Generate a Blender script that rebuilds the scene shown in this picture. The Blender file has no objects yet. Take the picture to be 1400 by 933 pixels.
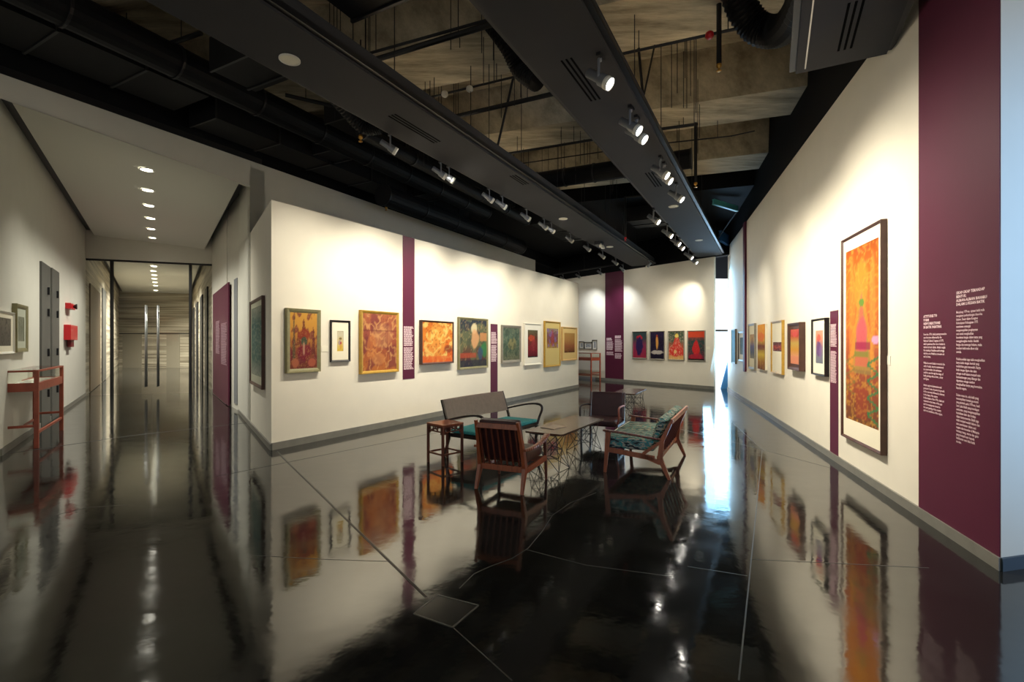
import bpy, bmesh, math, random
from mathutils import Vector, Matrix, noise

# ------------------------------------------------------------------ frame
F, CX, CY, H = 670.0, 700.0, 469.0, 1.5
scene = bpy.context.scene
COL = scene.collection
R = random.Random(7)

def P(px, py, z=0.0):
    """world point of a pixel whose height above the floor is known"""
    D = F * (z - H) / (CY - py)
    return Vector(((px - CX) / F * D, D, z))

def lin(c):
    return tuple(((v / 255) / 12.92 if v / 255 <= .04045 else ((v / 255 + .055) / 1.055) ** 2.4) for v in c)

# ------------------------------------------------------------------ materials
MATS = {}
def mat(name, rgb, rough=.5, metal=0., spec=.5, noise_amt=0., nscale=6., stretch=(1, 1, 1), bump=0., emit=None, es=0., sheen=0., coat=0.):
    if name in MATS: return MATS[name]
    m = bpy.data.materials.new(name); m.use_nodes = True
    nt = m.node_tree; b = nt.nodes['Principled BSDF']
    c = (*lin(rgb), 1)
    b.inputs['Base Color'].default_value = c
    b.inputs['Roughness'].default_value = rough
    b.inputs['Metallic'].default_value = metal
    b.inputs['Specular IOR Level'].default_value = spec
    if coat: b.inputs['Coat Weight'].default_value = coat
    if emit:
        b.inputs['Emission Color'].default_value = (*lin(emit), 1)
        b.inputs['Emission Strength'].default_value = es
    if noise_amt or bump:
        tc = nt.nodes.new('ShaderNodeTexCoord'); mp = nt.nodes.new('ShaderNodeMapping')
        mp.inputs['Scale'].default_value = stretch
        nz = nt.nodes.new('ShaderNodeTexNoise'); nz.inputs['Scale'].default_value = nscale
        nz.inputs['Detail'].default_value = 6
        nt.links.new(tc.outputs['Object'], mp.inputs[0]); nt.links.new(mp.outputs[0], nz.inputs['Vector'])
        if noise_amt:
            rp = nt.nodes.new('ShaderNodeValToRGB')
            rp.color_ramp.elements[0].position = .3; rp.color_ramp.elements[1].position = .7
            rp.color_ramp.elements[0].color = tuple(v * (1 - noise_amt) for v in c[:3]) + (1,)
            rp.color_ramp.elements[1].color = tuple(min(1, v * (1 + noise_amt)) for v in c[:3]) + (1,)
            nt.links.new(nz.outputs['Fac'], rp.inputs[0]); nt.links.new(rp.outputs[0], b.inputs['Base Color'])
        if bump:
            bp = nt.nodes.new('ShaderNodeBump'); bp.inputs['Strength'].default_value = bump
            bp.inputs['Distance'].default_value = .01
            nt.links.new(nz.outputs['Fac'], bp.inputs['Height']); nt.links.new(bp.outputs[0], b.inputs['Normal'])
    MATS[name] = m
    return m

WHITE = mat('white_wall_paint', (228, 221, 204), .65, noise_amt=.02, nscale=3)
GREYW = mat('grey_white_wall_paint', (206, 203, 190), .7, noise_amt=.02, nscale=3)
CORCEIL = mat('corridor_ceiling_paint', (206, 204, 192), .8)
BLUEW = mat('pale_wall_paint', (205, 212, 220), .7)
PURPLE = mat('purple_banner_vinyl', (86, 29, 53), .5, spec=.3, noise_amt=.04, nscale=2)
BASEB = mat('grey_skirting', (120, 118, 110), .4, noise_amt=.1, nscale=8)
BLACK = mat('black_paint', (9, 10, 13), .75, spec=.2, noise_amt=.25, nscale=2)
BLACKM = mat('black_painted_metal', (20, 20, 22), .45)
DUCT = mat('black_duct_metal', (9, 10, 13), .6, spec=.25, noise_amt=.3, nscale=3)
RAFT = mat('charcoal_raft_paint', (58, 58, 60), .8, spec=.25, noise_amt=.05, nscale=2)
PIPE = mat('black_pipe', (15, 15, 17), .5)
CHROME = mat('brushed_metal', (170, 170, 170), .3, metal=.9)
LAMPG = mat('lamp_grey_metal', (120, 122, 126), .4, metal=.3)
LAMPW = mat('lamp_white_rim', (225, 222, 208), .5)
BRASS = mat('brass', (190, 140, 60), .35, metal=.8)
LENS = mat('lamp_lens_glow', (255, 255, 255), .3, emit=(255, 250, 238), es=22)
DISC = mat('downlight_off_disc', (226, 222, 200), .5)
DISCON = mat('downlight_glow', (255, 255, 250), .3, emit=(255, 250, 232), es=2.6)
REDP = mat('red_paint', (190, 20, 30), .35)
TEAKD = mat('dark_teak', (92, 44, 30), .4, noise_amt=.3, nscale=5, stretch=(12, 12, 1.2), coat=.2)
TEAK = mat('teak', (138, 72, 42), .38, noise_amt=.25, nscale=5, stretch=(10, 10, 1.2), coat=.25)
ROSE = mat('rosewood', (70, 32, 24), .35, noise_amt=.35, nscale=5, stretch=(10, 10, 1), coat=.3)
EBON = mat('ebonised_wood', (34, 20, 16), .35, coat=.3)
TABLETOP = mat('veneered_table_top', (78, 54, 42), .22, noise_amt=.2, nscale=4, stretch=(1, 14, 1))
CASEW = mat('reddish_case_wood', (150, 72, 50), .4, noise_amt=.15, nscale=5, stretch=(2, 2, 2))
TEAL = mat('teal_fabric', (58, 150, 150), .85, noise_amt=.2, nscale=40)
TAUPE = mat('taupe_upholstery', (150, 132, 116), .6, noise_amt=.08, nscale=20)
MAROON = mat('dark_maroon_leather', (54, 24, 28), .5, noise_amt=.2, nscale=12)
BROWNL = mat('brown_leather', (70, 38, 26), .5, noise_amt=.2, nscale=12)
BAGM = mat('black_cloth', (12, 12, 13), .8, bump=.4, nscale=30)
DOORG = mat('dark_grey_door', (84, 84, 80), .45)
PAPER = mat('paper', (225, 222, 210), .8)
LETTER = mat('pale_lettering', (232, 205, 208), .6)
FGOLD = mat('gold_frame', (190, 150, 62), .4, metal=.35, noise_amt=.12, nscale=20)
FOLIVE = mat('olive_gold_frame', (134, 128, 92), .45, metal=.2, noise_amt=.1, nscale=20)
FGREY = mat('grey_wood_frame', (128, 122, 108), .5, noise_amt=.12, nscale=14)
FBLACK = mat('black_frame', (24, 20, 18), .4)
FBROWN = mat('brown_wood_frame', (74, 46, 36), .45, noise_amt=.2, nscale=10)
FWHITE = mat('white_frame', (226, 222, 208), .5)
MATB = mat('cream_mount_board', (232, 224, 200), .8)

def floor_material():
    m = bpy.data.materials.new('polished_dark_concrete'); m.use_nodes = True
    nt = m.node_tree; b = nt.nodes['Principled BSDF']; L = nt.links
    tc = nt.nodes.new('ShaderNodeTexCoord')
    n1 = nt.nodes.new('ShaderNodeTexNoise'); n1.inputs['Scale'].default_value = .9; n1.inputs['Detail'].default_value = 9; n1.inputs['Roughness'].default_value = .65
    L.new(tc.outputs['Object'], n1.inputs['Vector'])
    rp = nt.nodes.new('ShaderNodeValToRGB')
    rp.color_ramp.elements[0].position = .3; rp.color_ramp.elements[0].color = (.007, .0075, .007, 1)
    rp.color_ramp.elements[1].position = .72; rp.color_ramp.elements[1].color = (.020, .0205, .019, 1)
    L.new(n1.outputs['Fac'], rp.inputs[0]); L.new(rp.outputs[0], b.inputs['Base Color'])
    n2 = nt.nodes.new('ShaderNodeTexNoise'); n2.inputs['Scale'].default_value = 3.5; n2.inputs['Detail'].default_value = 8
    L.new(tc.outputs['Object'], n2.inputs['Vector'])
    mr = nt.nodes.new('ShaderNodeMapRange'); mr.inputs['From Min'].default_value = .3; mr.inputs['From Max'].default_value = .7
    mr.inputs['To Min'].default_value = .045; mr.inputs['To Max'].default_value = .12
    L.new(n2.outputs['Fac'], mr.inputs[0]); L.new(mr.outputs[0], b.inputs['Roughness'])
    n3 = nt.nodes.new('ShaderNodeTexNoise'); n3.inputs['Scale'].default_value = 5.; n3.inputs['Detail'].default_value = 3
    L.new(tc.outputs['Object'], n3.inputs['Vector'])
    bp = nt.nodes.new('ShaderNodeBump'); bp.inputs['Strength'].default_value = .06; bp.inputs['Distance'].default_value = .02
    L.new(n3.outputs['Fac'], bp.inputs['Height']); L.new(bp.outputs[0], b.inputs['Normal'])
    b.inputs['IOR'].default_value = 1.76
    return m
FLOORM = floor_material()

def concrete_material():
    m = bpy.data.materials.new('board_marked_concrete'); m.use_nodes = True
    nt = m.node_tree; b = nt.nodes['Principled BSDF']; L = nt.links
    tc = nt.nodes.new('ShaderNodeTexCoord'); mp = nt.nodes.new('ShaderNodeMapping')
    mp.inputs['Rotation'].default_value = (0, 0, math.radians(19)); mp.inputs['Scale'].default_value = (.6, 3.2, 1)
    n1 = nt.nodes.new('ShaderNodeTexNoise'); n1.inputs['Scale'].default_value = 1.6; n1.inputs['Detail'].default_value = 10; n1.inputs['Roughness'].default_value = .7
    L.new(tc.outputs['Object'], mp.inputs[0]); L.new(mp.outputs[0], n1.inputs['Vector'])
    rp = nt.nodes.new('ShaderNodeValToRGB')
    rp.color_ramp.elements[0].position = .32; rp.color_ramp.elements[0].color = (*lin((136, 125, 103)), 1)
    rp.color_ramp.elements[1].position = .68; rp.color_ramp.elements[1].color = (*lin((222, 209, 180)), 1)
    L.new(n1.outputs['Fac'], rp.inputs[0]); L.new(rp.outputs[0], b.inputs['Base Color'])
    b.inputs['Roughness'].default_value = .9
    return m
CONC = concrete_material()

def stripe_material():
    m = bpy.data.materials.new('banded_stone_cladding'); m.use_nodes = True
    nt = m.node_tree; b = nt.nodes['Principled BSDF']; L = nt.links
    tc = nt.nodes.new('ShaderNodeTexCoord'); mp = nt.nodes.new('ShaderNodeMapping')
    mp.inputs['Scale'].default_value = (.12, .12, 4.6)
    n1 = nt.nodes.new('ShaderNodeTexNoise'); n1.inputs['Scale'].default_value = 2.; n1.inputs['Detail'].default_value = 5
    L.new(tc.outputs['Object'], mp.inputs[0]); L.new(mp.outputs[0], n1.inputs['Vector'])
    rp = nt.nodes.new('ShaderNodeValToRGB')
    rp.color_ramp.elements[0].position = .35; rp.color_ramp.elements[0].color = (*lin((120, 110, 92)), 1)
    rp.color_ramp.elements[1].position = .65; rp.color_ramp.elements[1].color = (*lin((204, 194, 172)), 1)
    L.new(n1.outputs['Fac'], rp.inputs[0]); L.new(rp.outputs[0], b.inputs['Base Color'])
    b.inputs['Roughness'].default_value = .45
    return m
STRIPE = stripe_material()

def glass_material(name, tint, refl):
    m = bpy.data.materials.new(name); m.use_nodes = True
    nt = m.node_tree; nt.nodes.clear(); L = nt.links
    out = nt.nodes.new('ShaderNodeOutputMaterial'); mx = nt.nodes.new('ShaderNodeMixShader')
    tr = nt.nodes.new('ShaderNodeBsdfTransparent'); tr.inputs[0].default_value = (*tint, 1)
    gl = nt.nodes.new('ShaderNodeBsdfGlossy'); gl.inputs['Roughness'].default_value = .02
    fr = nt.nodes.new('ShaderNodeFresnel'); fr.inputs[0].default_value = refl
    ge = nt.nodes.new('ShaderNodeNewGeometry'); sb = nt.nodes.new('ShaderNodeMath'); sb.operation = 'SUBTRACT'; sb.inputs[0].default_value = 1
    ml = nt.nodes.new('ShaderNodeMath'); ml.operation = 'MULTIPLY'
    L.new(ge.outputs['Backfacing'], sb.inputs[1]); L.new(sb.outputs[0], ml.inputs[0]); L.new(fr.outputs[0], ml.inputs[1])
    L.new(ml.outputs[0], mx.inputs[0]); L.new(tr.outputs[0], mx.inputs[1]); L.new(gl.outputs[0], mx.inputs[2])
    L.new(mx.outputs[0], out.inputs[0])
    return m
GLASS = glass_material('clear_glass', (.955, .965, .95), 1.45)
GLAZE = glass_material('picture_glazing', (.98, .98, .98), 1.3)

def ikat_material():
    m = bpy.data.materials.new('ikat_fabric'); m.use_nodes = True
    nt = m.node_tree; b = nt.nodes['Principled BSDF']; L = nt.links
    tc = nt.nodes.new('ShaderNodeTexCoord')
    mp = nt.nodes.new('ShaderNodeMapping'); mp.inputs['Scale'].default_value = (30, 9, 26)
    vo = nt.nodes.new('ShaderNodeTexNoise'); vo.inputs['Scale'].default_value = 1.; vo.inputs['Detail'].default_value = 2
    L.new(tc.outputs['Object'], mp.inputs[0]); L.new(mp.outputs[0], vo.inputs['Vector'])
    rp = nt.nodes.new('ShaderNodeValToRGB'); rp.color_ramp.interpolation = 'CONSTANT'
    e = rp.color_ramp.elements
    e[0].position = 0; e[0].color = (*lin((24, 26, 28)), 1)
    e[1].position = .42; e[1].color = (*lin((84, 104, 96)), 1)
    for p, c in ((.47, (30, 118, 112)), (.52, (150, 140, 118)), (.60, (52, 92, 90)), (.64, (26, 22, 24))):
        k = e.new(p); k.color = (*lin(c), 1)
    L.new(vo.outputs['Fac'], rp.inputs[0]); L.new(rp.outputs[0], b.inputs['Base Color'])
    b.inputs['Roughness'].default_value = .9
    return m
IKAT = ikat_material()

def paint_material():
    m = bpy.data.materials.new('painted_batik_cloth'); m.use_nodes = True
    nt = m.node_tree; b = nt.nodes['Principled BSDF']
    a = nt.nodes.new('ShaderNodeAttribute'); a.attribute_name = 'paint'
    nt.links.new(a.outputs['Color'], b.inputs['Base Color'])
    b.inputs['Roughness'].default_value = .8; b.inputs['Specular IOR Level'].default_value = .15
    return m
PAINT = paint_material()

# ------------------------------------------------------------------ object helpers
def link(o): COL.objects.link(o); return o

def mk(name, bm, m, parent=None, smooth=False, loc=None):
    me = bpy.data.meshes.new(name)
    bmesh.ops.recalc_face_normals(bm, faces=bm.faces[:])
    bm.to_mesh(me); bm.free()
    for x in (m if isinstance(m, (list, tuple)) else [m]): me.materials.append(x)
    if smooth:
        for p in me.polygons: p.use_smooth = True
    o = link(bpy.data.objects.new(name, me))
    if parent: o.parent = parent
    if loc is not None: o.location = loc
    return o

def tag(o, label=None, cat=None, group=None, kind=None):
    if label: o['label'] = label
    if cat: o['category'] = cat
    if group: o['group'] = group
    if kind: o['kind'] = kind
    return o

def thing(name, label, cat, loc=(0, 0, 0), rz=0., group=None):
    o = link(bpy.data.objects.new(name, None)); o.empty_display_size = .1
    o.location = loc; o.rotation_euler = (0, 0, rz)
    return tag(o, label, cat, group)

def box(bm, x0, x1, y0, y1, z0, z1):
    v = [bm.verts.new(c) for c in ((x0, y0, z0), (x1, y0, z0), (x1, y1, z0), (x0, y1, z0), (x0, y0, z1), (x1, y0, z1), (x1, y1, z1), (x0, y1, z1))]
    for f in ((3, 2, 1, 0), (4, 5, 6, 7), (0, 1, 5, 4), (1, 2, 6, 5), (2, 3, 7, 6), (3, 0, 4, 7)):
        bm.faces.new([v[i] for i in f])
    return v

def prism(bm, pts, z0, z1):
    """vertical prism on a footprint"""
    a = [bm.verts.new((p[0], p[1], z0)) for p in pts]; b = [bm.verts.new((p[0], p[1], z1)) for p in pts]
    n = len(pts)
    bm.faces.new(a[::-1]); bm.faces.new(b)
    for i in range(n): bm.faces.new([a[i], a[(i + 1) % n], b[(i + 1) % n], b[i]])

def extr(bm, pts, axis, lo, hi):
    """extrude a 2D outline (in the other two axes) along an axis"""
    def mkv(p, t):
        if axis == 'x': return bm.verts.new((t, p[0], p[1]))
        if axis == 'y': return bm.verts.new((p[0], t, p[1]))
        return bm.verts.new((p[0], p[1], t))
    a = [mkv(p, lo) for p in pts]; b = [mkv(p, hi) for p in pts]; n = len(pts)
    bm.faces.new(a[::-1]); bm.faces.new(b)
    for i in range(n): bm.faces.new([a[i], a[(i + 1) % n], b[(i + 1) % n], b[i]])

def bar(bm, p0, p1, w, h, w1=None, h1=None, up=(0, 0, 1)):
    """tapered rectangular bar from p0 to p1; w across, h in the up-ish direction"""
    p0, p1 = Vector(p0), Vector(p1); d = (p1 - p0).normalized(); up = Vector(up)
    if abs(d.dot(up)) > .95: up = Vector((0, 1, 0))
    s = d.cross(up).normalized(); u = s.cross(d).normalized()
    w1 = w if w1 is None else w1; h1 = h if h1 is None else h1
    r = []
    for p, a, b in ((p0, w, h), (p1, w1, h1)):
        r.append([bm.verts.new(p + s * a / 2 * i + u * b / 2 * j) for i, j in ((-1, -1), (1, -1), (1, 1), (-1, 1))])
    bm.faces.new(r[0][::-1]); bm.faces.new(r[1])
    for i in range(4): bm.faces.new([r[0][i], r[0][(i + 1) % 4], r[1][(i + 1) % 4], r[1][i]])

def tube(bm, pts, r, seg=8, r1=None, caps=True, flat=1.0):
    pts = [Vector(p) for p in pts]; rings = []; n = len(pts)
    prev = None
    for i, p in enumerate(pts):
        d = (pts[min(i + 1, n - 1)] - pts[max(i - 1, 0)]).normalized()
        if prev is None:
            a = Vector((0, 0, 1)) if abs(d.z) < .9 else Vector((1, 0, 0))
            s = d.cross(a).normalized()
        else:
            s = (prev - d * prev.dot(d)).normalized()
        prev = s; u = s.cross(d).normalized()
        t = i / max(1, n - 1)
        rr = (r[i] if isinstance(r, (list, tuple)) else (r if r1 is None else r + (r1 - r) * t))
        rings.append([bm.verts.new(p + s * math.cos(2 * math.pi * k / seg) * rr + u * math.sin(2 * math.pi * k / seg) * rr * flat) for k in range(seg)])
    for a, b in zip(rings, rings[1:]):
        for k in range(seg): bm.faces.new([a[k], a[(k + 1) % seg], b[(k + 1) % seg], b[k]])
    if caps: bm.faces.new(rings[0][::-1]); bm.faces.new(rings[-1])

def spline(pts, n=6):
    pts = [Vector(p) for p in pts]; out = []
    q = [pts[0]] + pts + [pts[-1]]
    for i in range(1, len(q) - 2):
        a, b, c, d = q[i - 1], q[i], q[i + 1], q[i + 2]
        for k in range(n):
            t = k / n
            out.append(.5 * ((2 * b) + (c - a) * t + (2 * a - 5 * b + 4 * c - d) * t * t + (3 * b - a - 3 * c + d) * t ** 3))
    out.append(pts[-1]); return out

def cushion(bm, x0, x1, y0, y1, z0, z1, puff=.02, r=.025, seg=8, M=None):
    """soft box: subdivided, rounded edges, slightly domed faces"""
    cx, cy, cz = (x0 + x1) / 2, (y0 + y1) / 2, (z0 + z1) / 2
    hx, hy, hz = (x1 - x0) / 2, (y1 - y0) / 2, (z1 - z0) / 2
    r = min(r, hx, hy, hz)
    vs = {}
    def vert(i, j, k, n):
        key = (i, j, k)
        if key in vs: return vs[key]
        p = Vector((-1 + 2 * i / n, -1 + 2 * j / n, -1 + 2 * k / n))
        def sp(t): return math.copysign(1 - (1 - abs(t)) ** 1.6, t)
        p = Vector((sp(p.x), sp(p.y), sp(p.z)))
        q = Vector((p.x * hx, p.y * hy, p.z * hz))
        inner = Vector((max(-hx + r, min(hx - r, q.x)), max(-hy + r, min(hy - r, q.y)), max(-hz + r, min(hz - r, q.z))))
        d = q - inner
        if d.length > 1e-9: q = inner + d.normalized() * r
        q.z += math.copysign(puff, p.z) * (1 - p.x ** 2) * (1 - p.y ** 2) if abs(p.z) > .8 else 0
        q += Vector((cx, cy, cz))
        if M: q = M @ q
        v = bm.verts.new(q); vs[key] = v; return v
    n = seg
    for a in range(n):
        for b in range(n):
            for s in (0, n):
                bm.faces.new([vert(s, a, b, n), vert(s, a + 1, b, n), vert(s, a + 1, b + 1, n), vert(s, a, b + 1, n)])
                bm.faces.new([vert(a, s, b, n), vert(a + 1, s, b, n), vert(a + 1, s, b + 1, n), vert(a, s, b + 1, n)])
                bm.faces.new([vert(a, b, s, n), vert(a + 1, b, s, n), vert(a + 1, b + 1, s, n), vert(a, b + 1, s, n)])

def lathe(bm, prof, seg=16, M=None, caps=True):
    rings = []
    for r, z in prof:
        ring = []
        for k in range(seg):
            v = Vector((r * math.cos(2 * math.pi * k / seg), r * math.sin(2 * math.pi * k / seg), z))
            ring.append(bm.verts.new(M @ v if M else v))
        rings.append(ring)
    for a, b in zip(rings, rings[1:]):
        for k in range(seg): bm.faces.new([a[k], a[(k + 1) % seg], b[(k + 1) % seg], b[k]])
    if caps: bm.faces.new(rings[0][::-1]); bm.faces.new(rings[-1])

def dup(root, loc, rz=None, label=None):
    r = root.copy(); COL.objects.link(r); r.location = loc
    if rz is not None: r.rotation_euler = (0, 0, rz)
    if label: r['label'] = label
    for ch in list(root.children):
        c = ch.copy(); COL.objects.link(c); c.parent = r
        for g in ch.children:
            d = g.copy(); COL.objects.link(d); d.parent = c
    return r

def struct(name, bm, m): return tag(mk(name, bm, m), kind='structure')

def bevel(o, w=.004, seg=2):
    b = o.modifiers.new('b', 'BEVEL'); b.width = w; b.segments = seg; b.limit_method = 'ANGLE'; b.angle_limit = math.radians(40)
    return o

# ------------------------------------------------------------------ plan (metres, camera at the origin looking along +Y)
U = Vector((355, 670, 0)).normalized()          # direction of the ceiling rafts
N = Vector((U.y, -U.x, 0))                      # to the right of them
def SN(s, n, z=0.): return U * s + N * n + Vector((0, 0, z))
def sn(p): return p.dot(U), p.dot(N)

def flat(v): return Vector((v.x, v.y, 0))
partA, partB = P(371, 616), P(791, 530)          # freestanding display wall
rightA, rightB = P(1368.5, 780.5), P(995, 533)
backA, backB = P(815.7, 519.6), P(976.5, 532.9)
bd = (backB - backA).normalized()
backL = backA - bd * 7.5
bandC = P(343, 254, 4.36); bandC0 = flat(bandC)  # where the corridor's right wall meets the high wall
cR = [P(371, 616), P(327, 565), P(310, 553), P(290, 536), P(263, 503)]
cL = [P(0, 624), P(117, 541), P(163, 503)]
lw = (cL[1] - cL[0]).normalized()
# corridor left wall prolonged towards the camera until it meets the high wall's plane
def meet(p, d, q, e):
    den = d.x * e.y - d.y * e.x
    t = ((q.x - p.x) * e.y - (q.y - p.y) * e.x) / den
    return p + d * t
leftC = meet(cL[0], lw, bandC0, U)
seamP = meet(cR[0], cR[1] - cR[0], bandC0, U)
bandC0 = seamP.copy()

def slab_wall(name, a, b, z0, z1, m, th=.2, off=0.):
    d = (b - a).normalized(); nn = Vector((-d.y, d.x, 0))
    if nn.dot((a + b) / 2) < 0: nn = -nn        # away from the camera
    bm = bmesh.new()
    prism(bm, [a + nn * off, b + nn * off, b + nn * (off + th), a + nn * (off + th)], z0, z1)
    return struct(name, bm, m)

def baseboard(name, a, b, h=.085, th=.018, m=BASEB, toward=True):
    d = (b - a).normalized(); nn = Vector((-d.y, d.x, 0))
    if nn.dot((a + b) / 2) < 0: nn = -nn
    bm = bmesh.new(); prism(bm, [a - nn * th, b - nn * th, b, a], 0.0, h)
    return struct(name, bm, m)

# floor
bm = bmesh.new(); prism(bm, [(-34, -3), (12, -3), (12, 34), (-34, 34)], -.2, 0); floor = struct('floor', bm, FLOORM)
JOINT = mat('floor_joint', (70, 72, 68), .35)
JOINTD = mat('floor_joint_dark', (18, 18, 18), .5)
def joint(pts, w, m=JOINT):
    bm = bmesh.new()
    q = [P(*p) for p in pts]
    for a, b in zip(q, q[1:]):
        d = (b - a).normalized(); s = Vector((-d.y, d.x, 0)) * w / 2
        z0, z1 = -.002, .0012
        prism(bm, [a - s, b - s, b + s, a + s], z0, z1)
    o = mk('joint', bm, m, floor); return o
joint([(377, 617), (582, 817)], .012, JOINTD)
joint([(379, 617), (585, 817)], .004)
joint([(620, 859), (700, 931)], .006)
joint([(295, 652), (440, 623), (580, 595), (640, 584)], .008, JOINTD)
joint([(0, 622), (180, 596), (350, 577)], .03, JOINTD)
joint([(75, 705), (120, 694), (175, 691)], .006)
joint([(350, 760), (440, 765), (530, 768)], .005)
joint([(930, 587), (1042, 615), (1135, 640)], .010)
joint([(1000, 577), (1042, 615), (1025, 787), (1010, 931)], .008)
joint([(720, 752), (800, 773), (860, 781), (920, 789)], .005)
joint([(940, 775), (985, 782), (1022, 788)], .006)
joint([(1025, 765), (1150, 771), (1270, 777)], .004)
joint([(815, 674), (780, 688), (755, 705), (742, 726), (722, 750), (700, 764), (670, 775), (648, 785), (628, 805)], .006)
bm = bmesh.new()
pl = [P(598.6, 814.3), P(654.3, 828.6), P(618.6, 858.6), P(565.7, 840)]
prism(bm, [pl[i] for i in (0, 1, 2, 3)], -.001, .002)
ap = mk('access_plate', bm, mat('floor_plate', (30, 32, 30), .16, noise_amt=.3, nscale=8, spec=.9), None)
tag(ap, 'square flush metal access plate let into the dark polished floor', 'floor plate')
bm = bmesh.new()
for i in range(4):
    a, b = pl[i], pl[(i + 1) % 4]; d = (b - a).normalized(); s = Vector((-d.y, d.x, 0)) * .004
    prism(bm, [a - s, b - s, b + s, a + s], 0, .004)
mk('rim', bm, JOINT, ap)

# display wall (left) ---------------------------------------------------
PT = 3.5
pd = (partB - partA).normalized(); pn = Vector((-pd.y, pd.x, 0))
bm = bmesh.new()
prism(bm, [partA, partB, partB + pn * .45, bandC0 + U * 6.0 + N * .02, bandC0 + N * .02], 0, PT)
struct('wall_display', bm, WHITE)
baseboard('baseboard_display', partA, partB, .1, .02)
baseboard('baseboard_display_side', cR[1], partA, .085, .02)
# high wall above corridor mouth (band) and behind the display wall
bandEndS = sn(P(733, 356, 4.81))[0]; bandN = sn(bandC0)[1]; bandS0 = sn(bandC0)[0]
bm = bmesh.new()
sb_ = meet(cR[0], cR[1] - cR[0], SN(0, bandN - .3), U)
prism(bm, [seamP, SN(bandEndS, bandN), SN(bandEndS, bandN - .3), sb_], 0, 4.81)
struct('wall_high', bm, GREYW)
lC = leftC
sL = sn(lC)[0]
bm = bmesh.new()
sb2_ = meet(cR[0], cR[1] - cR[0], SN(0, bandN - .08), U)
bp_ = [(SN(sL - 6, bandN), 4.62), (seamP, 4.34), (sb2_, 4.34), (SN(sL - 6, bandN - .08), 4.62)]
zc = lambda p: 4.34 + .2 * max(0, (seamP - p).dot(U)) / max(.1, (seamP - lC).dot(U))
lo = [bm.verts.new((p.x, p.y, zc(p))) for p, z in bp_]; hi = [bm.verts.new((p.x, p.y, 4.81)) for p, z in bp_]
bm.faces.new(lo[::-1]); bm.faces.new(hi)
for i in range(4): bm.faces.new([lo[i], lo[(i + 1) % 4], hi[(i + 1) % 4], hi[i]])
struct('wall_band_over_corridor', bm, GREYW)
bm = bmesh.new()
prism(bm, [SN(sL - 6, bandN), SN(sL, bandN), SN(sL, bandN - .3), SN(sL - 6, bandN - .3)], 0, 4.36)
struct('wall_front_left', bm, GREYW)
# black upper wall over the band
bm = bmesh.new()
prism(bm, [SN(sL - 6, bandN - .12), SN(bandEndS + 9, bandN - .12), SN(bandEndS + 9, bandN - .3), SN(sL - 6, bandN - .3)], 4.81, 6.4)
struct('wall_upper_left', bm, BLACK)

# corridor ---------------------------------------------------------------
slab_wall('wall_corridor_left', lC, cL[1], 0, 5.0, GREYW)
slab_wall('wall_corridor_left_rear', cL[1], cL[2], 0, 5.0, STRIPE)
def rwall(name, a, b, m, z1=5.0):
    d = (b - a).normalized(); nn = Vector((-d.y, d.x, 0))
    if nn.dot(U) < 0: nn = -nn
    bm = bmesh.new(); prism(bm, [a, b, b + nn * .15, a + nn * .15], 0, z1); return struct(name, bm, m)
# side face of the display wall, then the corridor wall
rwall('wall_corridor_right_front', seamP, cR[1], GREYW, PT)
seam = cR[0] + (cR[1] - cR[0]) * ((343 - 371) / (327 - 371) * 1.0)
bm = bmesh.new(); q0 = bandC0; q1 = cR[1]
prism(bm, [q0, q1, q1 + U * .3, q0 + U * .3], PT - .02, 4.7); struct('wall_corridor_right_upper', bm, GREYW)
rwall('wall_corridor_right_middle', cR[2], cR[3], GREYW)
rwall('wall_corridor_right_notch', cR[1] + U * .06, cR[2] + U*.02, GREYW)
rwall('wall_corridor_right_rear', cR[3], cR[4], STRIPE)
bm = bmesh.new(); e0, e1 = cL[2], cR[4]
prism(bm, [e0 - Vector((.5, 0, 0)), e1 + Vector((.5, 0, 0)), e1 + Vector((.5, .2, 0)), e0 + Vector((-.5, .2, 0))], 0, 5); struct('wall_corridor_end', bm, STRIPE)
baseboard('baseboard_corridor_left', cL[0], cL[1], .09, .02)
for nm, a, b in (('baseboard_corridor_right', cR[2], cR[3]),):
    d = (b - a).normalized(); nn = Vector((-d.y, d.x, 0)); nn = -nn if nn.dot(U) > 0 else nn
    bm = bmesh.new(); prism(bm, [a, b, b + nn * .02, a + nn * .02], 0, .09); struct(nm, bm, BASEB)
# corridor ceiling panel with dark slots either side
CZ = 4.36
def inset(a, b, t): return a + (b - a).normalized() * t
g = .2
zL, zR = 4.58, 4.36
mR, mL = P(290, 536), P(117, 541)
cd = (mL - mR).normalized()
def sheet(name, pts, m, th=.05):
    bm = bmesh.new(); lo = [bm.verts.new(p) for p in pts]; hi = [bm.verts.new(p + Vector((0, 0, th))) for p in pts]
    bm.faces.new(lo[::-1]); bm.faces.new(hi)
    for i in range(4): bm.faces.new([lo[i], lo[(i + 1) % 4], hi[(i + 1) % 4], hi[i]])
    return struct(name, bm, m)
up = lambda p, z: Vector((p.x, p.y, z))
fL, fR_ = lC - N * .26 + lw * .0, bandC0 - N * .26
sfL = meet(cL[0], lw, SN(0, bandN - .07), U) ; sfR = meet(cR[0], cR[1] - cR[0], SN(0, bandN - .07), U)
cA, cB, cC, cD = up(sfL + U * g, zL), up(sfR - U * g, zR), up(mR + cd * g, zR), up(mL - cd * g, zL)
sheet('ceiling_corridor', [cA, cB, cC, cD], CORCEIL)
sheet('ceiling_corridor_rear', [up(mL - cd * .16, zL), up(mR + cd * .16, zR + .08), up(cR[4] - Vector((.2, 0, 0)), zR + .1), up(cL[2] + Vector((.2, 0, 0)), zL)], CORCEIL)
cnorm = (cB - cA).cross(cD - cA).normalized()
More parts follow.
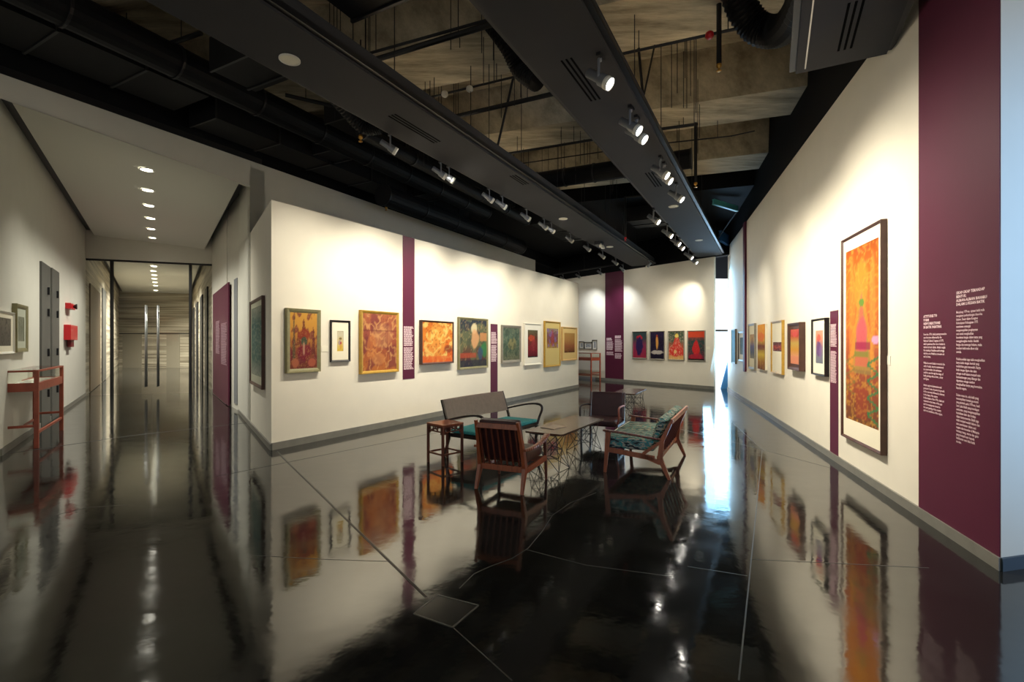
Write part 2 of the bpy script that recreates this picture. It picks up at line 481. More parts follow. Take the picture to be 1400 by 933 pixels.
def on_ceil(px, py, dz=0.):
    d = Vector(((px - CX) / F, 1, (CY - py) / F)); o = Vector((0, 0, H))
    t = (cA - o).dot(cnorm) / d.dot(cnorm); q = o + d * t; q.z += dz; return q
bm = bmesh.new()
prism(bm, [SN(sL - .3, bandN - .09), SN(bandS0 + .3, bandN - .09), cR[2] + U, cR[4] + Vector((1, 1, 0)), cL[2] + Vector((-1, 1, 0)), cL[1] - U], 4.75, 4.95); struct('ceiling_corridor_void', bm, BLACKM)
# header above glass + glass screen
HZ = 3.92
bm = bmesh.new(); hn = Vector((-cd.y, cd.x, 0)); hn = hn if hn.y > 0 else -hn
prism(bm, [mL - cd * .0, mR, mR + hn * .2, mL + hn * .2], HZ, 4.72); struct('wall_corridor_header', bm, GREYW)
def gl(px):  # point along the glass line
    k = (px - CX) / F
    o = mR + hn * .1; d = cd
    t = (k * o.y - o.x) / (d.x - k * d.y)
    return o + d * t
xs = [116, 153, 260.5, 289]
for i, (x0, x1) in enumerate(zip(xs, xs[1:])):
    a, b = gl(x0), gl(x1); d = (b - a).normalized(); s = Vector((-d.y, d.x, 0)) * .006
    if i != 1:
        bm = bmesh.new(); prism(bm, [a - s, b - s, b + s, a + s], .01, HZ)
        w = struct('window_%d' % (2 if i == 0 else 3), bm, GLASS)
    else:
        mid = (a + b) / 2
        for j, (p, q) in enumerate(((a, mid - d * .01), (mid + d * .01, b))):
            bm = bmesh.new(); prism(bm, [p - s, q - s, q + s, p + s], .015, HZ - .01)
            dr = struct('door_%d' % (j + 1), bm, GLASS)
            hp = (q - d * .14) if j == 0 else (p + d * .14)
            for sgn in (-1, 1):
                hb = bmesh.new(); f = Vector((-d.y, d.x, 0)).normalized() * .06 * sgn
                tube(hb, [hp + f + Vector((0, 0, .2)), hp + f + Vector((0, 0, 2.62))], .018, 10)
                for z in (.4, 2.4): tube(hb, [hp + Vector((0, 0, z)), hp + f + Vector((0, 0, z))], .01, 6)
                mk('door_handle', hb, CHROME, dr, True)
for i, x in enumerate((153, 260.5)):
    c = gl(x); bm = bmesh.new(); w = .035
    prism(bm, [c - cd * w - hn * w, c + cd * w - hn * w, c + cd * w + hn * w, c - cd * w + hn * w], 0, HZ)
    struct('trim_%d' % (i + 1), bm, BLACKM)
# top rail
bm = bmesh.new(); a, b = gl(114), gl(290)
prism(bm, [a - hn * .03, b - hn * .03, b + hn * .03, a + hn * .03], HZ - .05, HZ); struct('trim_3', bm, BLACKM)

# pilasters / doors seen beyond the glass on the side walls
def on_plane(a, b, px, py=None, off=0.):
    """point where the vertical plane through a,b is seen at px (and its height at py)"""
    d = (b - a).normalized(); nn = Vector((-d.y, d.x, 0))
    if nn.dot(a) > 0: nn = -nn
    o = a + nn * off; k = (px - CX) / F
    t = (k * o.y - o.x) / (d.x - k * d.y); q = o + d * t
    q = Vector((q.x, q.y, 0))
    if py is not None: q.z = H + (CY - py) * q.y / F
    return q
def panel_on(name, a, b, x0, x1, z0, z1, m, th=.03, off=0., label=None, cat=None, kind=None, group=None):
    p, q = on_plane(a, b, x0, None, off), on_plane(a, b, x1, None, off)
    d = (b - a).normalized(); nn = Vector((-d.y, d.x, 0))
    if nn.dot(a) > 0: nn = -nn
    bm = bmesh.new(); prism(bm, [p, q, q + nn * th, p + nn * th], z0, z1)
    o = mk(name, bm, m); tag(o, label, cat, group, kind); return o
DKD = mat('brown_corridor_door', (120, 98, 70), .5)
for i, (x0, x1, z1) in enumerate(((122, 136, 3.3), (139, 144, 3.6))):
    panel_on('door_%d' % (5 + i), cL[1], cL[2], x0, x1, 0.02, z1, [DKD, DOORG][i], kind='structure', off=.0)
cRb = (cR[3], cR[4])
for i, (x0, x1) in enumerate(((264.5, 266.5), (269, 271.5), (275, 278), (282, 285))):
    panel_on('trim_%d' % (4 + i), cRb[0], cRb[1], x0, x1, 0.0, 3.4, BLACKM, th=.05, kind='structure')
panel_on('trim_8', e0, e1, 163, 262, 2.02, 2.1, mat('shadow_gap', (60, 58, 48), .6), th=.02, kind='structure')
for i, (x0, x1, z0, z1) in enumerate(((168, 194, .3, 2.0), (228, 246, .6, 1.95))):
    panel_on('door_%d' % (7 + i), e0, e1, x0, x1, 0.0, 2.0, mat('pale_corridor_panel', (150, 142, 124), .5), th=.03, kind='structure')

# tall dark doors on corridor left wall
def left_door(n, x0, x1, ytl, m=DOORG):
    zt = on_plane(lC, cL[1], x0, ytl).z
    o = panel_on('door_%d' % n, lC, cL[1], x0, x1, .01, zt, m, th=.03, kind='structure')
    p = on_plane(lC, cL[1], x1 - 1.2, None, .03)
    nn = Vector((lw.y, -lw.x, 0)); nn = -nn if nn.dot(lC) > 0 else nn
    for z in (.5, 1.25, zt - .55, zt - .95):
        bm = bmesh.new(); prism(bm, [p, p + lw * .05, p + lw * .05 + nn * .03, p + nn * .03], z, z + .14); mk('hinge', bm, BLACKM, o)
    return o
left_door(3, 54, 66, 357); left_door(4, 68.5, 78.5, 366)
# corridor purple panel
panel_on('banner', cR[2], cR[3], 292.5, 314, .02, on_plane(cR[2], cR[3], 314, 386).z, PURPLE, th=.03,
         label='plum purple text panel set in the corridor wall beside the glass screen', cat='banner')
panel_on('trim_9', cR[1] + U * .06, cR[2] + U*.02, 320.5, 325, .12, 2.95, mat('slot_shadow', (120, 122, 124), .7), th=.012, kind='structure')

# right wall --------------------------------------------------------------
RZ = 4.57
rd = (rightB - rightA).normalized(); rn = Vector((rd.y, -rd.x, 0))   # to the right, behind the wall
ef = Vector((.972, .233, 0))
bm = bmesh.new(); prism(bm, [rightA, rightB, rightB + rn * .5, rightA + ef * 1.1], 0, RZ); struct('wall_right', bm, WHITE)
bm = bmesh.new(); prism(bm, [rightA + rn * .04 + rd*.05, rightB + rn * .04, rightB + rn * .5, rightA + ef * 1.1+ rd*.05], RZ, 6.4); struct('wall_right_upper', bm, BLACK)
# near part of the wall runs higher
bm = bmesh.new(); prism(bm, [rightA, rightA + rd * 1.05, rightA + rd * 1.05 + rn * .03, rightA + rn * .03], RZ, 5.4); struct('wall_right_riser', bm, WHITE)
bm = bmesh.new(); prism(bm, [rightA - rn * .02 - rd * .015, rightB - rn * .02, rightB, rightA], 0, .085); struct('baseboard_right', bm, BASEB)
bm = bmesh.new(); prism(bm, [rightA - rd * .02, rightA + ef * 1.1 - rd * .02, rightA + ef * 1.1, rightA], 0, .085); struct('baseboard_right_end', bm, mat('dark_blue_skirting', (60, 78, 92), .4))

# back wall ---------------------------------------------------------------
BZ = 4.27
slab_wall('wall_back', backL, backB, 0, BZ, WHITE, .08)
slab_wall('wall_back_upper', backL, backB + bd * 3, BZ, 6.4, BLACK, .25, off=.03)
baseboard('baseboard_back', backA - bd * .05, backB, .1, .02)
baseboard('baseboard_back_left', backL, backA - bd * .05, .1, .02, mat('pale_skirting', (170, 178, 190), .4))
# window at the far right corner
wd = Vector((1, .05, 0)).normalized()
wA, wB = backB + Vector((.0, .1, 0)), rightB + Vector((.05, .1, 0)) + rd * .6
SKYG = mat('bright_daylight_pane', (255, 255, 255), .2, emit=(226, 240, 255), es=1.25)
zt = H + (CY - 378) * 16.2 / F
wp = P(978, 530); wq = P(1000, 529)
bm = bmesh.new(); prism(bm, [wp - Vector((.4, -.25, 0)), wq + Vector((.5, .25, 0)), wq + Vector((.5, .28, 0)), wp - Vector((.4, -.28, 0))], .0, zt); wn = struct('window_1', bm, SKYG)
bm = bmesh.new(); prism(bm, [wp - Vector((.4, -.2, 0)), wq + Vector((.5, .2, 0)), wq + Vector((.5, .24, 0)), wp - Vector((.4, -.24, 0))], 1.88, 1.96); mk('window_rail', bm, DOORG, wn)
bm = bmesh.new(); prism(bm, [wp - Vector((.4, -.18, 0)), wq + Vector((.5, .18, 0)), wq + Vector((.5, .3, 0)), wp - Vector((.4, -.3, 0))], zt, 5.2); struct('wall_window_lintel', bm, mat('dark_blue_lintel', (26, 36, 52), .6))
bm = bmesh.new(); c = P(988, 531)
bl = [(0, 0), (.5, 0), (.5, 1.6), (.42, 1.6)]
extr(bm, bl, 'y', 0, .06)
o = mk('leaning_panel', bm, mat('blue_panel', (70, 140, 200), .4)); o.location = (c.x - .12, c.y - .15, 0)
tag(o, 'slanting blue panel standing against the bright window at the far corner', 'panel')

# ceiling -----------------------------------------------------------------
G = Vector((-.943, .332, 0)); Q = Vector((.332, .943, 0))
SZ = 6.25; GZ = 5.45
bm = bmesh.new()
prism(bm, [(-22, -3), (11, -3), (11, 26), (-22, 26)], SZ, SZ + .2); struct('ceiling', bm, CONC)
for i, q in enumerate((-.2, 2.7, 5.75, 8.6, 11.35)):
    bm = bmesh.new()
    prof = [(q, GZ), (q + 1.0, GZ), (q + 1.75, GZ + .45), (q + 1.8, SZ), (q - .12, SZ)]
    a = [bm.verts.new(Q * x + G * -9.5 + Vector((0, 0, z))) for x, z in prof]
    b = [bm.verts.new(Q * x + G * 17 + Vector((0, 0, z))) for x, z in prof]
    bm.faces.new(a); bm.faces.new(b[::-1])
    for k in range(5): bm.faces.new([a[k], a[(k + 1) % 5], b[(k + 1) % 5], b[k]])
    struct('ceiling_beam_%d' % (i + 1), bm, CONC)
bm = bmesh.new()
prism(bm, [Q * 12.9 - G * 6, Q * 12.9 + G * 10, Q * 24 + G * 10, Q * 24 - G * 6], 5.25, 6.2); struct('ceiling_black_bulkhead', bm, BLACK)

# ------------------------------------------------------------------ ceiling rafts
RB = 4.3
def raft(label, nL, nR, s0, s1, z=RB):
    t = thing('ceiling_raft', label, 'ceiling raft', SN(s0, (nL + nR) / 2, z), math.atan2(U.y, U.x))
    w = (nR - nL) / 2; Ln = s1 - s0
    bm = bmesh.new(); box(bm, 0, Ln, -w, w, 0, .24); mk('body', bm, RAFT, t)
    # lipped edge and lighting track on both sides (local +y is the left side)
    for s in (-1, 1):
        bm = bmesh.new(); y = s * (w + .03)
        box(bm, 0, Ln, y - .028, y + .028, .03, .09); mk('lighting_track', bm, BLACKM, t)
    for k in range(int(Ln / 1.6)):
        for s in (-1, 1):
            bm = bmesh.new(); tube(bm, [(1 + k * 1.6, s * w * .8, .24), (1 + k * 1.6, s * w * .8, SZ - z)], .006, 5); mk('suspension_rod', bm, PIPE, t)
    return t
def nof(px, py): return sn(P(px, py, RB))[1]
A_L, A_R = (nof(205, 0) + nof(781, 320)) / 2, (nof(380, 20) + nof(832, 320)) / 2
B_L, B_R = (nof(644, 0) + nof(860, 243)) / 2, (nof(827, 60) + nof(988.6, 350)) / 2
C_L, C_R = nof(1088, 99), nof(1211, 77)
sA1 = sn(P(894, 363, RB))[0] - .15
sC = (sn(P(1088, 99, RB))[0] + sn(P(1211, 77, RB))[0]) / 2
raftA = raft('long charcoal ceiling raft nearest the display wall on the left', A_L, A_R, -1.5, sA1)
raftB = raft('long charcoal ceiling raft over the middle of the gallery', B_L, B_R, -1.5, sn(P(988.6, 350, RB))[0] - .1)
raftC = raft('short end of charcoal ceiling raft against the right wall', C_L, C_R, -1.5, sC)

SLOT = mat('slot_black', (4, 4, 4), .9, spec=.05)
def slots(t, pa, pb, wn, n=3, m=SLOT):
    """linear air slots on the underside of a raft, between two pixels"""
    a, b = P(*pa, RB), P(*pb, RB)
    inv = Matrix.Translation(t.location) @ Matrix.Rotation(t.rotation_euler.z, 4, 'Z'); inv.invert()
    a, b = inv @ a, inv @ b; y = (a.y + b.y) / 2
    bm = bmesh.new()
    for k in range(n):
        yy = y + (k - (n - 1) / 2) * wn
        box(bm, min(a.x, b.x), max(a.x, b.x), yy - wn * .2, yy + wn * .2, -.003, .002)
    mk('air_slot', bm, m, t)
slots(raftA, (533, 158), (600, 194), .05)
slots(raftB, (770, 82), (818, 136), .05)
slots(raftB, (886, 236), (901, 255), .05)
slots(raftC, (1172, 1), (1154, 68), .05)
slots(raftC, (1112, 0), (1101, 94), .03, 1, CHROME)
slots(raftA, (700, 240), (720, 252), .05)

# downlights
dl = thing('downlight', 'large round pale downlight on the raft nearest the left wall, at its near end', 'downlight', P(396, 81, RB))
bm = bmesh.new(); lathe(bm, [(.10, .0), (.10, -.012), (.088, -.014), (.088, -.004)], 24, caps=False); mk('rim', bm, LAMPW, dl, True)
bm = bmesh.new(); lathe(bm, [(.0001, -.006), (.088, -.006), (.088, -.001), (.0001, -.001)], 24); mk('diffuser', bm, DISC, dl)
for px, py, lb in ((770, 299, 'small pale downlight midway along the left charcoal raft'),
                   (833.7, 337.5, 'small pale downlight at the far end of the left charcoal raft beside twin emergency lamps'),
                   (920.7, 282, 'round pale downlight on the middle charcoal raft, nearer of its pair'),
                   (955.7, 328.5, 'round pale downlight at the far tip of the middle charcoal raft')):
    dup(dl, P(px, py, RB), 0, lb)

# corridor downlights (lit)
cdl = None
ords = ['nearest', 'second nearest', 'third', 'fourth', 'fifth', 'sixth']
for i, (px, py) in enumerate(((201.5, 232), (203, 260), (204.5, 281), (206.8, 298.5), (207.8, 313), (209.8, 325.2))):
    lb = 'lit round corridor downlight before the glass, %s of the row of six' % ords[i]
    if cdl is None:
        cdl = thing('corridor_downlight', lb, 'downlight', on_ceil(px, py), 0, 'lit downlights in the front corridor ceiling')
        bm = bmesh.new(); lathe(bm, [(.115, 0), (.115, -.01), (.1, -.012), (.1, -.002)], 20, caps=False); mk('rim', bm, LAMPW, cdl)
        bm = bmesh.new(); lathe(bm, [(.0001, -.006), (.1, -.006), (.1, -.001), (.0001, -.001)], 20); mk('diffuser', bm, DISCON, cdl)
    else: dup(cdl, on_ceil(px, py), 0, lb)
for i, (px, py) in enumerate(((210.5, 365), (209.8, 371.5), (211, 377), (211, 382), (212, 387), (212.7, 391.5), (213, 398))):
    o = dup(cdl, on_ceil(px, py, .02), 0, 'small lit downlight in the corridor ceiling beyond the glass screen')
    o['group'] = 'lit downlights beyond the glass screen'

# ------------------------------------------------------------------ lights
def spot(loc, target, e, size=60, blend=1., col=(1, .92, .76), r=.03):
    l = bpy.data.lights.new('gallery_spot', 'SPOT'); l.energy = e; l.spot_size = math.radians(size); l.spot_blend = blend
    l.color = col; l.shadow_soft_size = r
    o = link(bpy.data.objects.new('gallery_spot', l)); o.location = loc
    o.rotation_euler = (Vector(target) - Vector(loc)).to_track_quat('-Z', 'Y').to_euler()
    return o
def area(loc, target, e, sx, sy, col=(1, 1, 1)):
    l = bpy.data.lights.new('daylight', 'AREA'); l.energy = e; l.shape = 'RECTANGLE'; l.size = sx; l.size_y = sy; l.color = col
    o = link(bpy.data.objects.new('daylight', l)); o.location = loc
    o.rotation_euler = (Vector(target) - Vector(loc)).to_track_quat('-Z', 'Y').to_euler()
    return o

# track lamps: a head on a bent stem hung from the track
def track_proto(tilt):
    """head points along local +Y, tilted down"""
    t = thing('track_lamp', 'x', 'track light')
    bm = bmesh.new(); box(bm, -.05, .05, -.018, .018, -.03, 0); mk('adapter', bm, BLACKM, t)
    bm = bmesh.new(); tube(bm, spline([(0, 0, -.03), (0, 0, -.05), (.035, 0, -.055), (.04, 0, -.08), (.04, 0, -.2)], 4), .012, 8); mk('stem', bm, LAMPG, t, True)
    M = Matrix.Translation((0, 0, -.2)) @ Matrix.Rotation(-math.radians(90 + tilt), 4, 'X')
    bm = bmesh.new(); lathe(bm, [(.02, -.14), (.036, -.135), (.038, -.02), (.05, .0), (.052, .10)], 18, M, caps=False)
    lathe(bm, [(.0001, -.1401), (.02, -.14)], 18, M, caps=False)
    lathe(bm, [(.0495, .10), (.046, .02)], 18, M, caps=False)
    mk('lamp_head', bm, LAMPG, t, True)
    bm = bmesh.new(); lathe(bm, [(.0525, .06), (.054, .06), (.054, .105), (.048, .105)], 18, M, caps=False); mk('head_rim', bm, LAMPW, t, True)
    bm = bmesh.new(); lathe(bm, [(.0001, .085), (.046, .085), (.046, .08), (.0001, .08)], 18, M); mk('lens', bm, LENS, t)
    return t
protoA = track_proto(28); protoB = track_proto(38); protoB.scale = (1.2, 1.2, 1.2)
usedp = set()
def place_lamp(proto, px, py, aim, label, zl=RB + .04, group=None):
    """px,py show the head (.2 m below the track)"""
    p = P(px, py, zl - .2); p.z = zl
    rz = math.atan2(aim[1], aim[0]) - math.pi / 2
    if proto.name in usedp: o = dup(proto, p, rz, label)
    else: usedp.add(proto.name); o = proto; o.location = p; o.rotation_euler = (0, 0, rz); o['label'] = label
    if group: o['group'] = group
    return p
def at_track(n, px, zl=RB + .04):
    k = (px - CX) / F
    # point on track line: U*s + N*n with x = k*y
    s = n * (k * N.y - N.x) / (U.x - k * U.y)
    return SN(s, n, zl)
def lamp_on(proto, n, px, aim, label, group, zl=RB + .035):
    p = at_track(n, px, zl); rz = math.atan2(aim[1], aim[0]) - math.pi / 2
    if proto.name in usedp: o = dup(proto, p, rz, label)
    else: usedp.add(proto.name); o = proto; o.location = p; o.rotation_euler = (0, 0, rz); o['label'] = label
    o['group'] = group
    return p
trA = A_L - .03
labA = ['single lamp nearest the camera', 'nearer lamp of the first close pair', 'farther lamp of the first close pair', 'nearer lamp of the second close pair',
        'farther lamp of the second close pair', 'lone lamp past the second pair', 'nearer lamp of the third close pair', 'farther lamp of the third close pair',
        'lamp just past the middle downlight', 'lamp before the emergency lights', 'lamp behind the emergency lights', 'last lamp']
pA = []
for i, x in enumerate((533, 602, 613, 668, 686, 719, 743, 753, 779, 803, 823, 841)):
    pA.append(lamp_on(protoA, trA, x, (.55, .25), 'grey lamp on the left raft, %s' % labA[i], 'grey track lamps along the left raft'))
lamp_on(protoA, A_R + .03, 887, (-.4, .9), 'track lamp at the far right tip of the left charcoal raft', 'grey track lamps along the left raft')
pBr = []
labB = ['nearest single lamp', 'nearer lamp of the near pair', 'farther lamp of the near pair', 'nearer lamp of the far pair', 'farther lamp of the far pair', 'farthest single lamp']
for i, x in enumerate((821, 863, 871, 903.5, 908.5, 925)):
    pBr.append(lamp_on(protoB, B_R - .09, x, (.75, -.45), 'bright lamp on the middle raft, right edge, %s' % labB[i], 'bright track lamps on the right edge of the middle raft', RB + .004))
pBl = []
labC = ['nearest', 'second', 'third', 'fourth', 'fifth', 'farthest']
for i, x in enumerate((894.5, 913, 924, 929.5, 942, 948.5)):
    pBl.append(lamp_on(protoB, B_L - .03, x, (.75, -.5), 'bright lamp on the middle raft, left edge, %s of the row of six' % labC[i], 'bright track lamps on the left edge of the middle raft'))
# small lamps near the back wall
bt = thing('lighting_track', 'thin black lighting track hung before the back wall', 'lighting track', (0, 0, 0))
bn = Vector((-bd.y, bd.x, 0)); bn = -bn if bn.dot(backA) > 0 else bn
ta, tb = backA - bd * 1.6 + bn * .9, backA + bd * 2.0 + bn * .9
bm = bmesh.new(); bar(bm, ta + Vector((0, 0, 4.36)), tb + Vector((0, 0, 4.36)), .04, .05); mk('rail', bm, BLACKM, bt)
bm = bmesh.new()
for k in range(3):
    q = ta + (tb - ta) * (.1 + .4 * k); tube(bm, [q + Vector((0, 0, 4.38)), q + Vector((0, 0, 5.3))], .008, 6)
mk('rod', bm, PIPE, bt)
for i, (px, nm) in enumerate(((769, 'leftmost'), (790.7, 'second from left'), (820, 'third from left'), (850.8, 'rightmost'))):
    q = on_plane(backA, backB, px, None, .9); q.z = 4.342
    rz = math.atan2(-bn.y, -bn.x) - math.pi / 2
    o = dup(protoA, q, rz, 'small dark lamp over the back wall, %s of four' % nm); o['group'] = 'track lamps over the back wall'

# twin emergency lamps
e = thing('emergency_lamp', 'twin round emergency lamps under a black box on the left raft', 'emergency light', P(819, 331, RB + .004), math.atan2(U.y, U.x))
bm = bmesh.new(); box(bm, -.13, .13, -.09, .09, -.09, 0); mk('battery_box', bm, BLACKM, e)
for s in (-1, 1):
    M = Matrix.Translation((s * .09, -.08, -.13)) @ Matrix.Rotation(math.radians(70), 4, 'X')
    bm = bmesh.new(); lathe(bm, [(.03, -.05), (.06, 0), (.065, .03), (.0001, .04)], 14, M); mk('lamp_head', bm, LAMPW, e, True)

# real spots
ppart = lambda px, z: (lambda q: Vector((q.x, q.y, z)))(on_plane(partA, partB, px))
ES = .40
tg = [(405, 2.0), (520, 1.9), (465, 1.9), (598, 1.9), (540, 2.1), (648, 1.9), (700, 1.9), (675, 1.9), (729, 1.9), (756, 1.9), (779, 1.9)]
for (px, z), p, en in zip(tg, pA, (150, 230, 120, 230, 130, 280, 130, 120, 120, 120, 120)):
    spot(p + Vector((0, 0, -.32)), ppart(px, z - .8), en * ES * 1.05, 100)
pright = lambda px, z: (lambda q: Vector((q.x, q.y, z)))(on_plane(rightA, rightB, px))
for (px, z), p, en in zip(((1300, 2.2), (1200, 2.2), (1160, 2.0), (1120, 1.9), (1083, 1.9), (1061, 1.9)), pBr, (110, 245, 220, 190, 140, 120)):
    spot(p + Vector((.12, -.08, -.42)), pright(px, z - .8), en * ES * 1.35, 104)
for (px, z), p, en in zip(((1041, 1.9), (1024, 1.8)), pBl[:2], (170, 90)):
    spot(p + Vector((.12, -.08, -.42)), pright(px, z), en * ES * 1.2, 56)
pback = lambda px, z: (lambda q: Vector((q.x, q.y, z)))(on_plane(backA, backB, px))
for (px, z), p, en in zip(((930, 2.0), (950, 2.), (880, 2.), (905, 2.0)), pBl[2:], (110, 110, 120, 140)):
    spot(p + Vector((.1, .05, -.42)), pback(px, z - .6), en * ES * 1.3, 80)
for px in (800, 840):
    q = on_plane(backA, backB, px, None, .9); q.z = 4.0; spot(q, pback(px, 1.2), 55, 110, col=(.9, .95, 1))
for k, tgt, en in ((1, (-.1, 5.6, .3), 34), (3, (1.4, 6.2, .3), 34), (5, (1.3, 7.6, .4), 26)):
    spot(pA[k] + Vector((.1, 0, -.4)), tgt, en, 46, r=.05)
# corridor lamps
for (px, py) in ((201.5, 232), (203, 260), (204.5, 281), (206.8, 298.5), (207.8, 313), (209.8, 325.2)):
    p = on_ceil(px, py, -.06); spot(p, p - Vector((0, 0, 1)), 95, 122, .9, (1, .98, .87), .1)
for (px, py) in ((209.8, 371.5), (211, 382), (212.7, 391.5)):
    p = on_ceil(px, py, -.06); spot(p, p - Vector((0, 0, 1)), 750, 150, 1., (1, .96, .86), .1)
# daylight from the tall window and from the glazed front beyond the right wall
area(P(985, 500, 1.6) * 0 + Vector((6.6, 15.6, 2.2)), (5.5, 8, 1.2), 26, .9, 3.2, (.3, .65, 1))
spot((4.3, .2, 2.2), (3.95, 3.4, 1.9), 170, 85, 1., (.22, .52, 1), .5)

# world
w = bpy.data.worlds.new('gallery_world'); scene.world = w; w.use_nodes = True
w.node_tree.nodes['Background'].inputs[0].default_value = (.96, .93, .86, 1)
w.node_tree.nodes['Background'].inputs[1].default_value = .215

# ------------------------------------------------------------------ art
def art_color(ops, u, v, seed):
    c = Vector((.5, .4, .3))
    for op in ops:
        k = op[0]
        if k == 'bg':
            stops = op[1]; t = v
            n = len(stops) - 1; i = min(int(t * n), n - 1); f = t * n - i
            c = Vector(lin(stops[i])).lerp(Vector(lin(stops[i + 1])), f)
        elif k == 'e':
            _, x, y, rx, ry, col, al = op
            wob = .25 * noise.noise(Vector((u * 7, v * 7, seed + x * 9)))
            d = math.sqrt(((u - x) / rx) ** 2 + ((v - y) / ry) ** 2) + wob
            a = max(0., min(1., (1.12 - d) / .24)) * al
            c = c.lerp(Vector(lin(col)), a)
        elif k == 't':   # triangle / spire, apex x,y top, half base w, height h
            _, x, y, wd, h, col, al = op
            t = (y - v) / h
            if 0 <= t <= 1 and abs(u - x) < wd * t + .01: c = c.lerp(Vector(lin(col)), al)
        elif k == 'r':
            _, x0, x1, y0, y1, col, al = op
            if x0 <= u <= x1 and y0 <= v <= y1: c = c.lerp(Vector(lin(col)), al)
        elif k == 'n':   # ridged swirls
            _, sc, col, al, th = op[:5]; asp = op[5] if len(op) > 5 else 1
            q = noise.noise(Vector((u * sc, v * sc * asp, seed * 3.1))) + .5 * noise.noise(Vector((u * sc * 2.1, v * sc * 2.1 * asp, seed)))
            a = max(0., min(1., (th - abs(q)) / th)) * al
            c = c.lerp(Vector(lin(col)), a)
        elif k == 'm':   # blotches
            _, sc, col, al, th = op[:5]; asp = op[5] if len(op) > 5 else 1
            q = noise.noise(Vector((u * sc + 9, v * sc * asp, seed * 1.7)))
            a = max(0., min(1., (q - th) / .15)) * al
            c = c.lerp(Vector(lin(col)), a)
        elif k == 'l':   # rows of zigzag
            _, x0, x1, y0, y1, nn, col, al = op
            if x0 <= u <= x1 and y0 <= v <= y1:
                t = (v - y0) / (y1 - y0) * nn; zz = abs((t % 1) - .5) * 2
                if abs((u - x0) / (x1 - x0) - zz) < .16: c = c.lerp(Vector(lin(col)), al)
    return c

def art_mesh(name, w, h, ops, seed, parent, y, x0=0., z0=0., nx=30):
    ny = max(8, min(120, int(nx * h / w)))
    verts = []; faces = []
    for j in range(ny + 1):
        for i in range(nx + 1): verts.append((x0 - w / 2 + w * i / nx, y, z0 + h * j / ny))
    for j in range(ny):
        for i in range(nx):
            a = j * (nx + 1) + i; faces.append((a, a + 1, a + nx + 2, a + nx + 1))
    # thin back so that it is a real sheet
    k = len(verts)
    for (xx, zz) in ((-w / 2, 0), (w / 2, 0), (w / 2, h), (-w / 2, h)): verts.append((x0 + xx, y + .006, z0 + zz))
    faces.append((k + 3, k + 2, k + 1, k))
    me = bpy.data.meshes.new(name); me.from_pydata(verts, [], faces); me.materials.append(PAINT)
    at = me.color_attributes.new('paint', 'FLOAT_COLOR', 'POINT')
    for idx, vv in enumerate(verts):
        u = (vv[0] - x0) / w + .5; t = (vv[2] - z0) / h
        c = art_color(ops, u, t, seed) * .74; at.data[idx].color = (c.x, c.y, c.z, 1)
    o = link(bpy.data.objects.new(name, me)); o.parent = parent
    return o

def ring(bm, w, h, fw, y0, y1, z0=0., lip=0.):
    """mitred frame ring, outer w x h from z0, bar width fw, from y0 (wall) to y1 (front, negative)"""
    def rect(a, y): return [bm.verts.new(p) for p in ((-w / 2 + a, y, z0 + a), (w / 2 - a, y, z0 + a), (w / 2 - a, y, z0 + h - a), (-w / 2 + a, y, z0 + h - a))]
    loops = [rect(0, y0), rect(0, y1 + .004), rect(.004, y1), rect(fw * .55, y1 + lip), rect(fw, y1 + .012 + lip), rect(fw, y0)]
    for a, b in zip(loops, loops[1:] + loops[:1]):
        for k in range(4): bm.faces.new([a[k], a[(k + 1) % 4], b[(k + 1) % 4], b[k]])

